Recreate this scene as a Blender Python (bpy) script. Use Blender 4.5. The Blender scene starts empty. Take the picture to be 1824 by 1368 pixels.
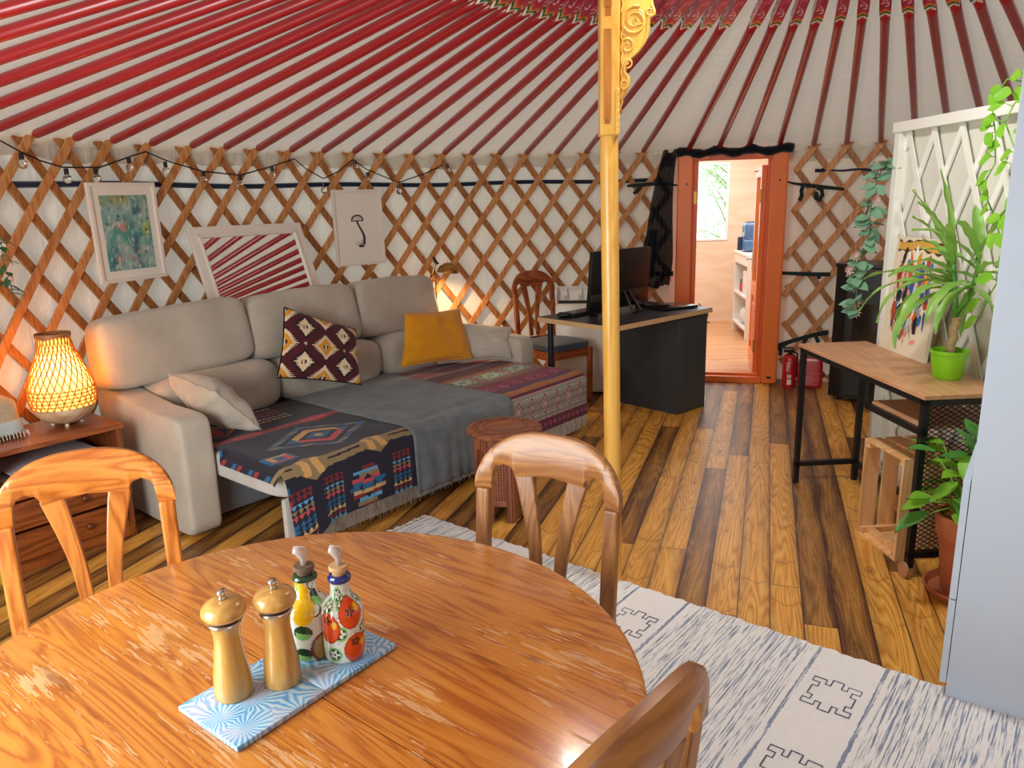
import bpy, bmesh, math, random
import numpy as np
from mathutils import Vector, Matrix, Euler, noise as mnoise
random.seed(7); RNG = np.random.default_rng(7)
PI = math.pi
C = bpy.context.scene.collection
SC = bpy.context.scene

# ------------------------------------------------------------------ camera, sky, lights, exposure
F_PX, PITCH, ROLL, EYE = 1330.4, .2379, .0272, 1.55
cam = bpy.data.cameras.new('camera'); camo = bpy.data.objects.new('camera', cam); C.objects.link(camo)
cam.sensor_fit = 'HORIZONTAL'; cam.sensor_width = 36; cam.lens = F_PX/1824*36; cam.clip_start = .02; cam.clip_end = 200
_F = Vector((0, math.cos(PITCH), -math.sin(PITCH))); _U = Vector((0, math.sin(PITCH), math.cos(PITCH)))
_R = Vector((math.cos(ROLL), 0, 0)) - math.sin(ROLL)*_U; _UP = Vector((math.sin(ROLL), 0, 0)) + math.cos(ROLL)*_U
camo.matrix_world = Matrix(((_R.x, _UP.x, -_F.x, 0), (_R.y, _UP.y, -_F.y, 0), (_R.z, _UP.z, -_F.z, EYE), (0, 0, 0, 1)))
SC.camera = camo
SC.view_settings.view_transform = 'Standard'; SC.view_settings.look = 'None'
SC.view_settings.gamma = 1; SC.view_settings.use_curve_mapping = False
SC.view_settings.exposure = 1.08

world = bpy.data.worlds.new('sky'); SC.world = world; world.use_nodes = True
bg = world.node_tree.nodes['Background']; bg.inputs[0].default_value = (.80, .91, 1, 1); bg.inputs[1].default_value = 1.5

CX, CY, R = 1.219, 2.661, 3.756      # centre and radius of the yurt wall
def area(name, loc, aim, sx, sy, power, col, shape='RECTANGLE'):
    l = bpy.data.lights.new(name, 'AREA'); l.shape = shape; l.size = sx; l.size_y = sy; l.energy = power; l.color = col
    o = bpy.data.objects.new(name, l); C.objects.link(o); o.location = loc
    o.rotation_euler = (Vector(aim)-Vector(loc)).to_track_quat('-Z', 'Y').to_euler(); return o
area('crown_daylight', (CX, CY, 2.80), (CX, CY, 0), 1.3, 1.3, 250, (.85, .97, .96), 'DISK')
area('crown_trellis_fill', (.95, 2.72, 2.74), (2.0, 3.1, 1.0), .7, .7, 75, (1, .99, .95), 'DISK')  # extra light added under the crown to brighten the trellis
area('rear_fill_light', (1.9, -.92, 1.15), (.9, 3.2, .9), 1.7, 1.5, 7, (.75, .87, 1))  # added fill just inside the closed wall; no doorway behind it
area('side_fill_light', (-1.75, .55, 1.25), (.6, 3.6, .9), 1.3, 1.3, 36, (.88, .97, .98))  # added fill from the left; the wall has no opening here
area('porch_fill_light', (2.2, 7.9, 2.25), (2.2, 7.9, 0), 1.6, 1.8, 24, (.94, .97, 1))  # added fill below the solid porch ceiling, which has no skylight

# ------------------------------------------------------------------ helpers
def lin(c):
    if isinstance(c, str): c = tuple(int(c[i:i+2], 16) for i in (0, 2, 4))
    c = [x/255 for x in c]
    return tuple(x/12.92 if x <= .04045 else ((x+.055)/1.055)**2.4 for x in c)
def rotz(p, a): return (p[0]*math.cos(a)-p[1]*math.sin(a), p[0]*math.sin(a)+p[1]*math.cos(a))

class MB:
    """collects shapes and links them as ONE mesh object"""
    def __init__(s): s.v = []; s.f = []; s.c = []; s.m = []; s.mi = 0
    def add(s, vs, fs, M=None, col=None):
        n = len(s.v)
        for v in vs:
            v = Vector(v)
            s.v.append(tuple(M @ v) if M is not None else tuple(v))
        for k, f in enumerate(fs):
            s.f.append(tuple(n+i for i in f)); s.m.append(s.mi)
            s.c.append(col[k] if isinstance(col, list) else (col if col is not None else (1, 1, 1)))
        return s
    def box(s, c, d, M=None, rz=0, col=None):
        hx, hy, hz = d[0]/2, d[1]/2, d[2]/2
        vs = []
        for z in (-hz, hz):
            for x, y in ((-hx, -hy), (hx, -hy), (hx, hy), (-hx, hy)):
                x2, y2 = rotz((x, y), rz); vs.append((c[0]+x2, c[1]+y2, c[2]+z))
        return s.add(vs, [(3, 2, 1, 0), (4, 5, 6, 7), (0, 1, 5, 4), (1, 2, 6, 5), (2, 3, 7, 6), (3, 0, 4, 7)], M, col)
    def bb(s, x0, x1, y0, y1, z0, z1, M=None, col=None):
        return s.box(((x0+x1)/2, (y0+y1)/2, (z0+z1)/2), (x1-x0, y1-y0, z1-z0), M, 0, col)
    def rbox(s, c, d, r=.03, n=3, M=None, col=None):
        """box with rounded edges"""
        bm = bmesh.new(); bmesh.ops.create_cube(bm, size=1)
        for v in bm.verts: v.co = Vector((v.co.x*d[0], v.co.y*d[1], v.co.z*d[2]))
        bmesh.ops.bevel(bm, geom=list(bm.edges), offset=r, segments=n, profile=.5, affect='EDGES')
        vs = [v.co+Vector(c) for v in bm.verts]; bm.verts.index_update()
        fs = [tuple(v.index for v in f.verts) for f in bm.faces]; bm.free()
        return s.add(vs, fs, M, col)
    def puff(s, c, d, k=5, n=12, M=None, fn=None, col=None):
        """soft pillow-like box"""
        idx = {}; vs = []; fs = []
        def vid(p):
            key = tuple(round(x*1000) for x in p)
            if key not in idx:
                q = np.array(p); r = (abs(q)**k).sum()**(1/k); q = q/r
                q = Vector((q[0]*d[0]/2, q[1]*d[1]/2, q[2]*d[2]/2))
                if fn: q = fn(q)
                idx[key] = len(vs); vs.append(q+Vector(c))
            return idx[key]
        g = [-1+2*i/n for i in range(n+1)]
        for ax in range(3):
            for sg in (-1, 1):
                for i in range(n):
                    for j in range(n):
                        q = []
                        for a, b in ((g[i], g[j]), (g[i+1], g[j]), (g[i+1], g[j+1]), (g[i], g[j+1])):
                            p = [0, 0, 0]; p[ax] = sg; p[(ax+1) % 3] = a; p[(ax+2) % 3] = b; q.append(vid(p))
                        fs.append(tuple(q) if sg > 0 else tuple(q[::-1]))
        return s.add(vs, fs, M, col)
    def tube(s, pts, r, n=8, M=None, col=None, caps=True, flat=1.0, up=None):
        pts = [Vector(p) for p in pts]; m = len(pts)
        rs = r if isinstance(r, (list, tuple)) else [r]*m
        vs = []; prev = None
        for i, p in enumerate(pts):
            t = (pts[min(i+1, m-1)]-pts[max(i-1, 0)])
            if t.length < 1e-9: t = Vector((0, 0, 1))
            t.normalize()
            if prev is None:
                a = Vector(up) if up else (Vector((0, 0, 1)) if abs(t.z) < .9 else Vector((1, 0, 0)))
            else: a = prev
            a = (a-t*a.dot(t))
            if a.length < 1e-6: a = t.orthogonal()
            a.normalize(); b = t.cross(a); prev = a
            for k in range(n):
                th = 2*PI*k/n; vs.append(p+a*math.cos(th)*rs[i]*flat+b*math.sin(th)*rs[i])
        fs = [(i*n+k, i*n+(k+1) % n, (i+1)*n+(k+1) % n, (i+1)*n+k) for i in range(m-1) for k in range(n)]
        if caps: fs += [tuple(range(n))[::-1], tuple((m-1)*n+k for k in range(n))]
        return s.add(vs, fs, M, col)
    def ribbon(s, pts, w, t, side, M=None, col=None):
        """flat strip of width w (along side vector) and thickness t"""
        pts = [Vector(p) for p in pts]; m = len(pts); vs = []
        sides = side if isinstance(side, list) else [Vector(side)]*m
        ws = w if isinstance(w, list) else [w]*m
        for i, p in enumerate(pts):
            tg = (pts[min(i+1, m-1)]-pts[max(i-1, 0)]).normalized()
            sd = Vector(sides[i]); sd = (sd-tg*sd.dot(tg)).normalized(); nn = tg.cross(sd)
            for a, b in ((-1, -1), (1, -1), (1, 1), (-1, 1)): vs.append(p+sd*a*ws[i]/2+nn*b*t/2)
        fs = [(i*4+k, i*4+(k+1) % 4, (i+1)*4+(k+1) % 4, (i+1)*4+k) for i in range(m-1) for k in range(4)]
        fs += [(3, 2, 1, 0), tuple((m-1)*4+k for k in range(4))]
        return s.add(vs, fs, M, col)
    def lathe(s, prof, n=32, c=(0, 0, 0), M=None, colfn=None, col=None, mod=None):
        vs = []; m = len(prof)
        for i, (r, z) in enumerate(prof):
            for k in range(n):
                th = 2*PI*k/n; rr = r*(mod(th, z) if mod else 1)
                vs.append((c[0]+rr*math.cos(th), c[1]+rr*math.sin(th), c[2]+z))
        fs = [(i*n+k, i*n+(k+1) % n, (i+1)*n+(k+1) % n, (i+1)*n+k) for i in range(m-1) for k in range(n)]
        cl = None
        if colfn: cl = [colfn(2*PI*(k+.5)/n, (prof[i][1]+prof[i+1][1])/2) for i in range(m-1) for k in range(n)]
        if prof[0][0] > 1e-5: fs.append(tuple(range(n))[::-1]); cl and cl.append(cl[0])
        if prof[-1][0] > 1e-5: fs.append(tuple((m-1)*n+k for k in range(n))); cl and cl.append(cl[-2])
        return s.add(vs, fs, M, cl if cl else col)
    def prism(s, pts, z0, z1, M=None, col=None):
        n = len(pts); vs = [(x, y, z0) for x, y in pts]+[(x, y, z1) for x, y in pts]
        fs = [tuple(range(n))[::-1], tuple(range(n, 2*n))]+[(i, (i+1) % n, n+(i+1) % n, n+i) for i in range(n)]
        return s.add(vs, fs, M, col)
    def grid(s, fn, nu, nv, M=None, colfn=None, col=None, flip=False):
        vs = [fn(i/nu, j/nv) for j in range(nv+1) for i in range(nu+1)]
        fs = []; cl = [] if colfn is not None else None
        for j in range(nv):
            for i in range(nu):
                a = j*(nu+1)+i; q = (a, a+1, a+nu+2, a+nu+1); fs.append(q[::-1] if flip else q)
                if colfn is not None: cl.append(colfn[j][i] if not callable(colfn) else colfn((i+.5)/nu, (j+.5)/nv))
        return s.add(vs, fs, M, cl if cl is not None else col)
    def build(s, name, mat, parent=None, smooth=False, bevel=0, loc=None, rot=None, solid=0, color=False, auto=None):
        me = bpy.data.meshes.new(name); me.from_pydata(s.v, [], s.f)
        mats = mat if isinstance(mat, (list, tuple)) else [mat]
        for m_ in mats: me.materials.append(m_)
        if len(mats) > 1: me.polygons.foreach_set('material_index', s.m)
        if color:
            at = me.color_attributes.new('Col', 'FLOAT_COLOR', 'CORNER')
            arr = np.ones((len(me.loops), 4), dtype=np.float32)
            cnt = np.array([len(f) for f in s.f]); arr[:, :3] = np.repeat(np.array(s.c, dtype=np.float32), cnt, axis=0)
            at.data.foreach_set('color', arr.ravel())
        if smooth: me.polygons.foreach_set('use_smooth', [True]*len(me.polygons))
        if auto is not None:
            me.polygons.foreach_set('use_smooth', [True]*len(me.polygons)); me.set_sharp_from_angle(angle=math.radians(auto))
        me.update(); me.validate()
        o = bpy.data.objects.new(name, me); C.objects.link(o)
        if parent: o.parent = parent
        if loc: o.location = loc
        if rot: o.rotation_euler = rot
        if solid:
            q = o.modifiers.new('s', 'SOLIDIFY'); q.thickness = solid; q.offset = 0
        if bevel:
            q = o.modifiers.new('b', 'BEVEL'); q.width = bevel; q.segments = 2; q.limit_method = 'ANGLE'; q.angle_limit = math.radians(40)
        return o

def tag(o, label=None, cat=None, group=None, kind=None):
    if label: o['label'] = label
    if cat: o['category'] = cat
    if group: o['group'] = group
    if kind: o['kind'] = kind
    return o
def thing(name, label, cat, loc=(0, 0, 0), rz=0, group=None):
    o = bpy.data.objects.new(name, None); C.objects.link(o); o.empty_display_size = .1
    o.location = loc; o.rotation_euler = (0, 0, rz); return tag(o, label, cat, group)
def copy_tree(root, loc, rz, label, group=None, mat=None):
    kids = {}
    for ob in list(C.objects):
        if ob.parent: kids.setdefault(ob.parent.name, []).append(ob)
    def cp(o, parent):
        c = o.copy(); C.objects.link(c); c.parent = parent
        if mat and c.type == 'MESH' and c.data.materials and c.data.materials[0] in mat:
            c.data = c.data.copy(); c.data.materials[0] = mat[o.data.materials[0]]
        for ch in kids.get(o.name, []): cp(ch, c)
        return c
    r = cp(root, None); r.location = loc; r.rotation_euler = (0, 0, rz); tag(r, label, None, group); return r

# ------------------------------------------------------------------ materials
class NT:
    def __init__(s, name):
        s.m = bpy.data.materials.new(name); s.m.use_nodes = True; s.t = s.m.node_tree; s.n = s.t.nodes
        s.b = s.n['Principled BSDF']
    def node(s, typ, **kw):
        n = s.n.new('ShaderNode'+typ)
        for k, v in kw.items():
            if k.startswith('i_'): s.put(n, int(k[2:]), v)
            elif hasattr(n, k) and not isinstance(v, bpy.types.NodeSocket): setattr(n, k, v)
        return n
    def put(s, n, i, v):
        if isinstance(v, bpy.types.NodeSocket): s.t.links.new(v, n.inputs[i])
        else: n.inputs[i].default_value = v
    def math(s, op, a, b=0, c=0):
        n = s.n.new('ShaderNodeMath'); n.operation = op; s.put(n, 0, a); s.put(n, 1, b)
        if op in ('MULTIPLY_ADD', 'SMOOTH_MIN', 'COMPARE'): s.put(n, 2, c)
        return n.outputs[0]
    def coord(s, w='Object'): return s.n.new('ShaderNodeTexCoord').outputs[w]
    def mapping(s, vec, scale=(1, 1, 1), rot=(0, 0, 0), loc=(0, 0, 0)):
        n = s.n.new('ShaderNodeMapping'); s.t.links.new(vec, n.inputs[0]); n.inputs[1].default_value = loc
        n.inputs[2].default_value = rot; n.inputs[3].default_value = scale; return n.outputs[0]
    def noise(s, vec, scale=5, detail=4, rough=.5, dist=0, out=0):
        n = s.n.new('ShaderNodeTexNoise'); s.t.links.new(vec, n.inputs['Vector']); n.inputs['Scale'].default_value = scale
        n.inputs['Detail'].default_value = detail; n.inputs['Roughness'].default_value = rough; n.inputs['Distortion'].default_value = dist
        return n.outputs[out]
    def ramp(s, fac, stops):
        n = s.n.new('ShaderNodeValToRGB'); s.put(n, 0, fac); e = n.color_ramp.elements
        while len(e) < len(stops): e.new(.5)
        for k, (p, c) in enumerate(stops): e[k].position = p; e[k].color = (*c, 1) if len(c) == 3 else c
        return n.outputs[0]
    def mix(s, fac, a, b, mode='MIX'):
        n = s.n.new('ShaderNodeMix'); n.data_type = 'RGBA'; n.blend_type = mode
        for i, v in ((0, fac), (6, a), (7, b)):
            if isinstance(v, tuple) and len(v) == 3: v = (*v, 1)
            s.put(n, i, v)
        return n.outputs[2]
    def sep(s, v):
        n = s.n.new('ShaderNodeSeparateXYZ'); s.t.links.new(v, n.inputs[0]); return n.outputs
    def comb(s, x, y, z):
        n = s.n.new('ShaderNodeCombineXYZ'); s.put(n, 0, x); s.put(n, 1, y); s.put(n, 2, z); return n.outputs[0]
    def base(s, v):
        if isinstance(v, tuple): v = (*v, 1) if len(v) == 3 else v
        s.put(s.b, 'Base Color', v) if not isinstance(v, bpy.types.NodeSocket) else s.t.links.new(v, s.b.inputs['Base Color'])
        if isinstance(v, tuple): s.b.inputs['Base Color'].default_value = v
    def rough(s, v):
        if isinstance(v, bpy.types.NodeSocket): s.t.links.new(v, s.b.inputs['Roughness'])
        else: s.b.inputs['Roughness'].default_value = v
    def bump(s, h, strength=.3, dist=.01):
        n = s.n.new('ShaderNodeBump'); s.t.links.new(h, n.inputs['Height']); n.inputs['Strength'].default_value = strength
        n.inputs['Distance'].default_value = dist; s.t.links.new(n.outputs[0], s.b.inputs['Normal'])

def plain(name, col, rough=.5, metal=0, var=.12, scale=6, bump=0, bscale=80, coat=0, spec=None, trans=0, ior=None):
    n = NT(name); c = lin(col)
    co = n.coord()
    nz = n.noise(co, scale, 3)
    n.base(n.mix(nz, tuple(x*(1-var) for x in c), tuple(min(1, x*(1+var)) for x in c)))
    n.rough(rough); n.b.inputs['Metallic'].default_value = metal
    if coat: n.b.inputs['Coat Weight'].default_value = coat; n.b.inputs['Coat Roughness'].default_value = .15
    if spec is not None: n.b.inputs['Specular IOR Level'].default_value = spec
    if trans: n.b.inputs['Transmission Weight'].default_value = trans
    if ior: n.b.inputs['IOR'].default_value = ior
    if bump: n.bump(n.noise(co, bscale, 4), bump, .004)
    return n.m

def wood(name, light, dark, grain='z', rings=9, rough=.38, coat=.25, stretch=14, contrast=1.0, worn=None, bump=.08, fine=1.0):
    """long-grained wood: distorted bands stretched along the grain axis"""
    n = NT(name); co = n.coord(); l, d = lin(light), lin(dark)
    sc = {'x': (1/stretch, 1, 1), 'y': (1, 1/stretch, 1), 'z': (1, 1, 1/stretch)}[grain]
    info = n.n.new('ShaderNodeObjectInfo')
    v = n.mapping(co, sc)
    add = n.n.new('ShaderNodeVectorMath'); add.operation = 'ADD'; n.t.links.new(v, add.inputs[0])
    n.t.links.new(n.comb(n.math('MULTIPLY', info.outputs['Random'], 3), n.math('MULTIPLY', info.outputs['Random'], 7), 0), add.inputs[1])
    v = add.outputs[0]
    big = n.noise(v, rings, 2, .5, .6)
    saw = n.math('FRACT', n.math('MULTIPLY', big, 9))
    tri = n.math('ABSOLUTE', n.math('SUBTRACT', saw, .5))
    fn = n.noise(v, 220*fine, 3, .6)
    f = n.math('ADD', n.math('MULTIPLY', tri, 1.25*contrast), n.math('MULTIPLY', n.math('SUBTRACT', fn, .5), .5))
    col = n.ramp(f, [(.0, d), (.35, tuple((a*.65+b*.35) for a, b in zip(l, d))), (.75, l)])
    if worn:
        w = n.math('MULTIPLY', n.math('SUBTRACT', n.noise(co, 4, 4), .52), 6); wn = n.n.new('ShaderNodeClamp'); n.t.links.new(w, wn.inputs[0])
        wf = n.math('MULTIPLY', wn.outputs[0], .55); col = n.mix(wf, col, lin(worn))
    tone = n.math('ADD', .9, n.math('MULTIPLY', info.outputs['Random'], .2))
    mul = n.mix(1.0, col, n.comb(tone, tone, tone), 'MULTIPLY')
    n.base(mul); n.rough(rough); n.b.inputs['Coat Weight'].default_value = coat; n.b.inputs['Coat Roughness'].default_value = .2
    n.bump(f, bump, .003)
    return n.m

def fabric(name, col, rough=.95, scale=500, var=.14, bump=.35, blotch=2.5, sheen=.3, dark=None):
    n = NT(name); co = n.coord(); c = lin(col)
    a = n.noise(co, scale, 2); b = n.noise(co, blotch, 4)
    f = n.math('ADD', n.math('MULTIPLY', a, .6), n.math('MULTIPLY', b, .4))
    d = lin(dark) if dark else tuple(x*(1-2.2*var) for x in c)
    n.base(n.ramp(f, [(.3, d), (.7, tuple(min(1, x*(1+var)) for x in c))]))
    n.rough(rough); n.b.inputs['Sheen Weight'].default_value = sheen; n.b.inputs['Specular IOR Level'].default_value = .15
    n.bump(a, bump, .002); return n.m

def painted(name, rough=.8, bump=.2, scale=400, sheen=0, coat=0, weave=.18):
    """colours of a woven, printed or painted pattern stored on the mesh faces"""
    n = NT(name); at = n.n.new('ShaderNodeAttribute'); at.attribute_name = 'Col'
    a = n.noise(n.coord(), scale, 2); t = n.math('ADD', 1-weave, n.math('MULTIPLY', a, 2*weave))
    n.base(n.mix(1.0, at.outputs[0], n.comb(t, t, t), 'MULTIPLY')); n.rough(rough)
    n.b.inputs['Sheen Weight'].default_value = sheen
    if coat: n.b.inputs['Coat Weight'].default_value = coat; n.b.inputs['Coat Roughness'].default_value = .06
    if bump: n.bump(a, bump, .002)
    return n.m

def glass(name, col=(1, 1, 1), rough=0.02):
    n = NT(name); n.base((*col, 1)); n.rough(rough); n.b.inputs['Transmission Weight'].default_value = 1; n.b.inputs['IOR'].default_value = 1.45
    return n.m
def glow(name, col, strength):
    n = NT(name); n.base((*col, 1)); n.b.inputs['Emission Color'].default_value = (*col, 1); n.b.inputs['Emission Strength'].default_value = strength
    return n.m
# ------------------------------------------------------------------ the yurt shell
def belly(phi, z):                                     # the wall bows outwards between floor and eaves, except near the door
    k = max(0, min(1, abs(phi-.165)/.35-.6)); return .055*math.sin(PI*min(1, max(0, z/1.9)))*k
def cyl(phi, z, r=R):
    r = r+(belly(phi, z) if r > R-.2 else 0); return Vector((CX+r*math.sin(phi), CY+r*math.cos(phi), z))
PHI = [-1.254,-1.1933,-1.1333,-1.0675,-.9958,-.9335,-.8711,-.8047,-.7385,-.6739,-.6081,-.543,-.4771,-.4151,-.3526,-.2914,-.2235,-.1561,-.0889,-.0274,.0717,.1366,.1991,.2634,.3337,.3982,.4629,.5269,.5872,.6491,.7083]
IDX = list(range(-24, 7)); DA = .0643
PH = dict(zip(IDX, PHI))
for k in range(7, 74): PH[k] = PH[6]+(k-6)*(2*PI+PH[-24]-PH[6])/(74-6)
for k in range(-34, -24): PH[k] = PH[k+98]-2*PI
def hw(i): return 1.91+.0007*(min(i, 20)+10)
D0, D1 = .049, .283; E0, E1 = .064, .268                                   # door gap, as azimuths

def floor_mat():
    n = NT('flamed_pine_boards'); co = n.coord(); a = math.radians(71.2)
    v = n.mapping(co, rot=(0, 0, PI/2-a)); x, y, z = n.sep(v)
    W = .119
    xi = n.math('DIVIDE', n.math('ADD', x, .035), W); bi = n.math('FLOOR', xi); fx = n.math('FRACT', xi)
    wn = n.n.new('ShaderNodeTexWhiteNoise'); wn.noise_dimensions = '1D'; n.put(wn, 'W', bi); r1 = wn.outputs[0]
    yl = n.math('ADD', n.math('DIVIDE', y, 1.9), n.math('MULTIPLY', r1, 9.7)); si = n.math('FLOOR', yl); fy = n.math('FRACT', yl)
    wn2 = n.n.new('ShaderNodeTexWhiteNoise'); wn2.noise_dimensions = '2D'; n.t.links.new(n.comb(bi, si, 0), wn2.inputs['Vector']); r2 = wn2.outputs[0]
    # grain, stretched along the board, offset per board
    gv = n.comb(n.math('ADD', n.math('MULTIPLY', x, 1.0), n.math('MULTIPLY', r2, 31)), n.math('MULTIPLY', y, .075), n.math('MULTIPLY', r2, 13))
    warp = n.noise(gv, 7, 2, .5, .3)
    rings = n.math('FRACT', n.math('MULTIPLY', warp, 24)); tri = n.math('MULTIPLY', n.math('ABSOLUTE', n.math('SUBTRACT', rings, .5)), 2)
    fine = n.noise(gv, 190, 3, .65)
    # whorls: transverse dark collars and knots
    kv = n.comb(n.math('ADD', n.math('MULTIPLY', x, 2.2), n.math('MULTIPLY', r2, 17)), n.math('ADD', n.math('MULTIPLY', y, 1.0), n.math('MULTIPLY', r2, 5)), r2)
    vor = n.n.new('ShaderNodeTexVoronoi'); vor.inputs['Scale'].default_value = 2.6; n.t.links.new(kv, vor.inputs['Vector'])
    knot = n.ramp(vor.outputs['Distance'], [(.03, (1, 1, 1)), (.055, (.1, .1, .1)), (.08, (.55, .55, .55)), (.12, (0, 0, 0))])
    cy_ = n.math('ADD', n.math('ADD', y, n.math('MULTIPLY', r1, 7.3)), n.math('MULTIPLY', n.math('ABSOLUTE', n.math('SUBTRACT', fx, .5)), -.09))
    cy_ = n.math('ADD', cy_, n.math('MULTIPLY', n.math('SUBTRACT', n.noise(kv, 9, 2), .5), .07))
    cf = n.math('FRACT', n.math('DIVIDE', cy_, .37))
    collar = n.ramp(cf, [(0, (0, 0, 0)), (.47, (0, 0, 0)), (.5, (.8, .8, .8)), (.53, (.15, .15, .15)), (.6, (0, 0, 0))])
    # flamed stain: darker towards the board edges and along streaks, whole boards near black-brown
    edge = n.math('POWER', n.math('MULTIPLY', n.math('ABSOLUTE', n.math('SUBTRACT', fx, .5)), 2), 2.2)
    streak = n.noise(n.comb(n.math('ADD', n.math('MULTIPLY', x, 5), n.math('MULTIPLY', r2, 11)), n.math('MULTIPLY', y, .55), r2), 3.2, 4, .6)
    dk = n.math('MULTIPLY', n.math('LESS_THAN', r2, .36), .66)
    dk = n.math('ADD', dk, n.math('MULTIPLY', edge, .45))
    dk = n.math('ADD', dk, n.math('MULTIPLY', n.math('SUBTRACT', streak, .50), 1.3))
    cl = n.n.new('ShaderNodeClamp'); n.t.links.new(dk, cl.inputs[0])
    g = n.math('ADD', n.math('MULTIPLY', tri, .38), n.math('MULTIPLY', fine, .58))
    light = n.ramp(g, [(.12, lin('ac661a')), (.38, lin('e09a3a')), (.75, lin('f6c062'))])
    darkc = n.ramp(g, [(.15, lin('371c10')), (.5, lin('5f381e')), (.85, lin('8c5a30'))])
    col = n.mix(cl.outputs[0], light, darkc)
    col = n.mix(n.math('MULTIPLY', collar, n.math('MULTIPLY', n.math('GREATER_THAN', n.noise(kv, 2.3, 1), .5), .55)), col, lin('8a4214')); col = n.mix(n.math('MULTIPLY', knot, .8), col, lin('4a2410'))
    gap = n.math('ADD', n.math('LESS_THAN', fx, .016), n.math('ADD', n.math('GREATER_THAN', fx, .988), n.math('LESS_THAN', fy, .0016)))
    col = n.mix(gap, col, lin('1c0f08'))
    n.base(col); n.rough(n.math('ADD', .36, n.math('MULTIPLY', fine, .16)))
    n.b.inputs['Coat Weight'].default_value = .12; n.b.inputs['Coat Roughness'].default_value = .3
    n.bump(n.math('SUBTRACT', g, n.math('MULTIPLY', gap, 2.0)), .18, .003)
    return n.m
m = MB(); m.prism([(CX+(R+.06)*math.cos(t*2*PI/96), CY+(R+.06)*math.sin(t*2*PI/96)) for t in range(96)], -.06, 0)
tag(m.build('floor', floor_mat()), kind='structure')

def canvas_mat(name, col, fold_scale, dark=.86, fold_z=.35, thin=.13):
    n = NT(name); co = n.coord(); c = lin(col)
    a = n.noise(n.mapping(co, (1, 1, fold_z)), fold_scale, 5, .6, .8); b = n.noise(co, 1.3, 3)
    n.base(n.mix(b, tuple(x*dark for x in c), c)); n.rough(.85); n.b.inputs['Specular IOR Level'].default_value = .2
    n.bump(n.math('ADD', a, n.math('MULTIPLY', n.noise(co, 60, 2), .08)), .6, .03)
    tr_ = n.n.new('ShaderNodeBsdfTranslucent'); tr_.inputs[0].default_value = (1, .90, .74, 1); mx = n.n.new('ShaderNodeMixShader'); mx.inputs[0].default_value = thin
    n.t.links.new(n.b.outputs[0], mx.inputs[1]); n.t.links.new(tr_.outputs[0], mx.inputs[2]); n.t.links.new(mx.outputs[0], n.n['Material Output'].inputs['Surface'])   # daylight glows through the thin lining
    return n.m
CANV = canvas_mat('cotton_lining', 'e2d9cb', 9, fold_z=.12, thin=.085)
ROOFC = canvas_mat('roof_lining', 'dccbb4', 5, thin=.10)
def wallfn(p0, p1):
    def f(u, v):
        phi = p0+(p1-p0)*u; z = 1.955*v
        rr = R+.045+.006*math.sin(phi*90+2*math.sin(z*2.1))+.004*math.sin(phi*37+z*3)
        top = max(0, (z-1.74)/.2)
        rr += -.012*min(1, top)+.010*min(1, top)*math.sin(phi*150+4*math.sin(phi*23))
        return cyl(phi, z, rr)
    return f
m = MB(); m.grid(wallfn(E1, E0+2*PI), 620, 22); tag(m.build('wall_round', CANV, smooth=True), kind='structure')
m = MB()
SL = .2498
def roofz(r, i=0): return 1.91+SL*(R-r)
def rooffn(u, v):
    phi = u*2*PI; r = R+.06-(R+.06-.70)*v
    z = 1.91+SL*(R-r)+.034+.007*math.sin(phi*98)*(1-v)
    if v < .035: z -= .05*(1-v/.035)
    return cyl(phi, z, r)
m.grid(rooffn, 392, 28, flip=True); tag(m.build('ceiling', ROOFC, smooth=True), kind='structure')
# gathered edge of the roof lining hanging over the wall lining
m = MB(); m.grid(lambda u, v: cyl(D1+(D0+2*PI-D1)*u, 1.945-(.12+.012*math.sin(u*310)+.01*math.sin(u*127))*v, R+.034-.010*v+.006*v*math.sin(u*620)+.004*v*math.sin(u*1410)), 900, 5); tag(m.build('trim_1', CANV, smooth=True), kind='structure')
# header strip of lining above the door
m = MB(); m.grid(lambda u, v: cyl(D0-.02+(D1-D0+.04)*u, 1.90+.07*v, R+.05), 16, 2); tag(m.build('wall_door_header', CANV, smooth=True), kind='structure')

# crown ring and roof poles
RED = plain('red_gloss_paint', 'b01a1c', .28, var=.18, scale=3, coat=.5)
def pole_mat():
    n = NT('red_pole_paint'); co = n.coord('Object'); c = lin('b3161a')
    nz = n.noise(co, 3, 4); sc = n.noise(n.mapping(co, (1, 1, 1)), 45, 2)
    col = n.mix(nz, lin('8f0f18'), lin('ae1a24'))
    n.base(col); n.rough(.3); n.b.inputs['Coat Weight'].default_value = .4; n.b.inputs['Coat Roughness'].default_value = .25
    return n.m
POLE = pole_mat(); TIP = painted('painted_pole_tip', .35, 0, weave=.05, coat=.4)
WOODR = wood('crown_wood', 'c8702c', '8a3f14')
t = thing('crown_ring', 'round wooden roof crown at the top of the yurt, above the frame', 'roof crown', (CX, CY, 2.64))
m = MB(); m.lathe([(.70, 0), (.76, 0), (.76, .10), (.70, .10), (.70, 0)], 64); m.build('ring', RED, t, auto=40)
for k in range(4):
    a = k*PI/4; m = MB(); m.tube([(.72*math.cos(a)*s_, .72*math.sin(a)*s_, .08+.16*(1-s_*s_)) for s_ in (-1, -.6, -.2, .2, .6, 1)], .018, 8)
    m.build('spoke', RED, t, smooth=True)
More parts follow.
